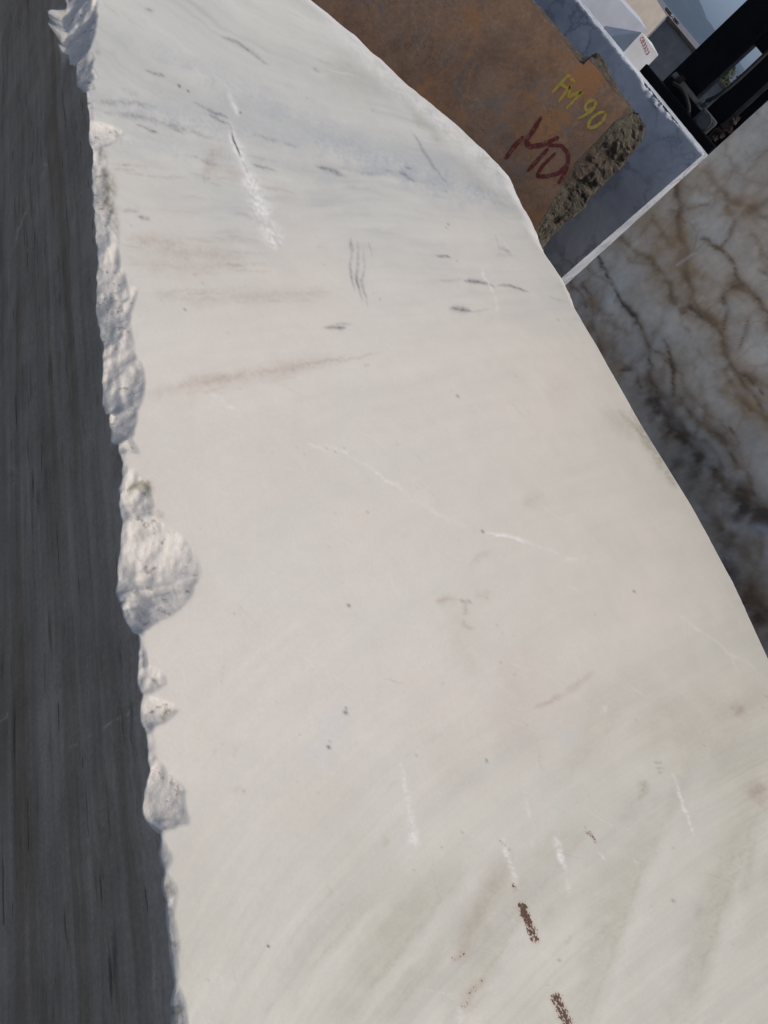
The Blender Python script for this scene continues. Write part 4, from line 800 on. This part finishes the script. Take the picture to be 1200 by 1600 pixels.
def far_blocks():
    wm = simple('dusty white marble', (.62, .62, .61), .7, 0, .10, 3, .1); pm = simple('pale veined marble', (.46, .48, .52), .65, 0, .16, 2.2, .1); bmz = simple('beige limestone', (.52, .46, .38), .8, 0, .12, 3, .2)
    # marked block
    Y = 15.0; c = at(1003, 50, Y); nrm = Vector((.80, -.60, 0)); e = Vector((.60, .80, 0))
    r = at_plane(1029, 86, c, nrm); l = at(950, 57, Y+.9)
    root = empty('stencilled_block', (c.x, Y+.6, 0), 'small white marble block with red stencilled number on its sunlit face', 'marble block')
    tp = [Vector((l.x, l.y, l.z)), Vector((c.x, c.y, c.z)), Vector((r.x, r.y, r.z))]
    prism('stone', tp, wm, (-.5, 1.3, 0), parent=root)
    redm, nt, bs = mat('red stencil paint'); nt.links.new(ramp(nt, noise(nt, coords(nt), 60), [(.3, (.30, .03, .04)), (.7, (.42, .04, .06))]), bs.inputs['Base Color'])
    G = {'C': [[(1,.85),(.7,1),(.3,1),(0,.75),(0,.25),(.3,0),(.7,0),(1,.15)]], 'B': [[(0,0),(0,1),(.7,1),(.95,.78),(.7,.53),(0,.53)], [(.7,.53),(1,.28),(.7,0),(0,0)]], '3': [[(0,.9),(.4,1),(.9,.85),(.85,.6),(.4,.52)], [(.4,.52),(.95,.42),(.95,.12),(.5,0),(0,.1)]], '2': [[(0,.8),(.3,1),(.8,.95),(.95,.7),(.05,0),(1,0)]]}
    o0 = at_plane(1002.5, 58.5, c, nrm); o1 = at_plane(1014, 85, c, nrm); adv = (o1-o0)/6; upv = Vector((0, 0, 1)); hh = (at_plane(1005.5, 54.5, c, nrm)-o0).length*1.25
    for i, ch in enumerate('CB3323'):
        st = [[(a*.68, b) for a, b in s] for s in G[ch]]
        ribbon('stencil_letter', st, hh*.2, (lambda a, b, i=i: o0 + adv*(i+a) + upv*(b-.6)*hh), nrm, redm, root, .004, .02)
    # pale block above-left of it
    Y = 19.0; a = at(930, -42, Y-1.6); b = at(1012, 47, Y)
    tag(prism('marble_block', [Vector((a.x, a.y, a.z)), Vector((b.x, b.y, b.z))], pm, (-.7, 1.6, 0)), 'pale bluish marble block partly hidden behind the blue grey block, left of the stencilled block', 'marble block')
    # beige block
    Y = 26.0; b = at(1041.5, 25, Y+.4); a = at(1012, -32, Y-.2); 
    tag(prism('limestone_block', [Vector((a.x, a.y-2.0, a.z)), Vector((b.x, b.y, b.z))], bmz, (-1.5, 2.0, 0)), 'beige limestone block lit by the sun at the left end of the grey wall', 'stone block')
    # grey wall with its dark coping
    gm, nt, bs = mat('stained concrete'); v = coords(nt)
    cc = ramp(nt, noise(nt, v, .9, 7, .6), [(.3, (.10, .105, .105)), (.7, (.19, .195, .19))]); cc = mix(nt, 1.0, cc, ramp(nt, noise(nt, v, 7, 6), [(.3, .8), (.7, 1.15)]), 'MULTIPLY')
    nt.links.new(cc, bs.inputs['Base Color']); bs.inputs['Roughness'].default_value = .9; bump(nt, bs, noise(nt, v, 18, 7), .3, .01)
    cap = simple('weathered coping', (.075, .062, .052), .9, 0, .35, 4, .3); Y = 22.5
    a = at(1042, 27, Y); e_ = at(1260, 262, Y); root = empty('concrete_wall', ((a.x+e_.x)/2, Y+.1, 0), 'long shaded grey concrete wall with a dark coping, beyond the forklift', 'wall')
    z = (a.z+at(1092, 80, Y).z)/2; seg = 2.2; x = a.x; k = 0
    while x < 10:
        zz = z + random.uniform(-.015, .015); bm_obj('panel', bar((x+.004, Y+.1, 0), (x+.004, Y+.1, zz-.06), .2, seg-.02, (0, 1, 0), .01) if False else bar((x+.01, Y+.1, (zz-.06)/2), (x+seg-.01, Y+.1+random.uniform(-.006, .006), (zz-.06)/2), zz-.06, .2, (0, 0, 1), .012), gm, root)
        bm_obj('coping', bar((x+.005, Y+.1, zz-.02), (x+seg-.005, Y+.1, zz-.02), .08, .30, (0, 0, 1), .01), cap, root); x += seg; k += 1
    # stones lying on the wall
    sm = simple('dark rubble', (.08, .075, .07), .9, 0, .4, 8, .5); sl = simple('pale rubble', (.42, .42, .41), .85, 0, .2, 8, .4)
    for i, (px, py, r, mm, lab) in enumerate([(1045, 18, .085, sm, 'dark jagged stone at the left end of the wall top'), (1052, 25, .06, sl, 'pale broken stone lying on the wall top between two dark stones'), (1058, 32, .075, sm, 'dark rounded stone on the wall top, right of the pale one')]):
        c0 = at(px, py, Y+.1); bm = bmesh.new(); bmesh.ops.create_icosphere(bm, subdivisions=3, radius=r)
        for v_ in bm.verts:
            q = v_.co.normalized(); kk = float(fbm(q.x*1.7+i*9, q.y*1.7, q.z*1.7, 4)); kf = max(abs(q.x)*.9, abs(q.y), abs(q.z)*1.3, abs(q.x+q.z)*.72); v_.co = v_.co/kf*.75*(1+.4*kk); v_.co.x *= 1.5; v_.co.z *= .65
        for v_ in bm.verts: v_.co += Vector((c0.x, Y+.1, z+.02+r*.55))
        tag(bm_obj('rubble_stone', bm, mm), lab, 'stone', 'stones lying on the wall')
far_blocks()
def tree(px, py, Y, hgt, label, n=3200):
    lm, nt, bs = mat('olive leaves'); nt.links.new(ramp(nt, noise(nt, coords(nt), 1.6), [(.3, (.022, .036, .014)), (.7, (.055, .075, .03))]), bs.inputs['Base Color']); bs.inputs['Roughness'].default_value = .7
    tm = simple('bark', (.09, .07, .05), .9, 0, .3, 10, .5); c0 = at(px, py, Y); c0.z = 0
    root = empty('tree', c0, label, 'tree', 'trees beyond the wall'); r = random.Random(int(px))
    bm = rod(c0, c0+Vector((.1, 0, hgt*.5)), .16, .10, 12)
    for k in range(7):
        a = k*.9; rod(c0+Vector((.1, 0, hgt*(.35+.03*k))), c0+Vector((math.cos(a)*hgt*.28, math.sin(a)*hgt*.28, hgt*(.6+.04*k))), .06, .02, 8, bm)
    bm_obj('trunk', bm, tm, root); bm = bmesh.new()
    cl = [Vector((r.gauss(0, .2)*hgt, r.gauss(0, .2)*hgt, hgt*(.62+r.uniform(-.18, .26)))) for _ in range(26)]
    for i in range(n):
        q = r.choice(cl) + Vector((r.gauss(0, 1), r.gauss(0, 1), r.gauss(0, .8)))*hgt*.062; s = r.uniform(.05, .12)
        u = Vector((r.gauss(0, 1), r.gauss(0, 1), r.gauss(0, 1))).normalized(); v_ = u.orthogonal().normalized()
        p = c0+q; bm.faces.new([bm.verts.new(p+u*s), bm.verts.new(p+v_*s*.5), bm.verts.new(p-u*s), bm.verts.new(p-v_*s*.5)])
    bm_obj('crown', bm, lm, root)
tree(1133, 126, 44, 2.55, 'small green tree seen over the wall through the gap in the forklift mast')
# ------------------------------------------------------------------ haze over the yard and the valley
def haze():
    m = bpy.data.materials.new('haze air'); m.use_nodes = True; nt = m.node_tree; nt.nodes.clear()
    o = nt.nodes.new('ShaderNodeOutputMaterial'); p = nt.nodes.new('ShaderNodeVolumePrincipled')
    p.inputs['Color'].default_value = (.36, .62, 1.0, 1); p.inputs['Density'].default_value = .00012; p.inputs['Anisotropy'].default_value = .0
    nt.links.new(p.outputs[0], o.inputs['Volume'])
    bm = bmesh.new(); bmesh.ops.create_cube(bm, size=1, matrix=Matrix.Translation((0, 0, 209)) @ Matrix.Diagonal((9600, 9600, 420, 1)))
    tag(bm_obj('haze', bm, m), kind='stuff')
haze()
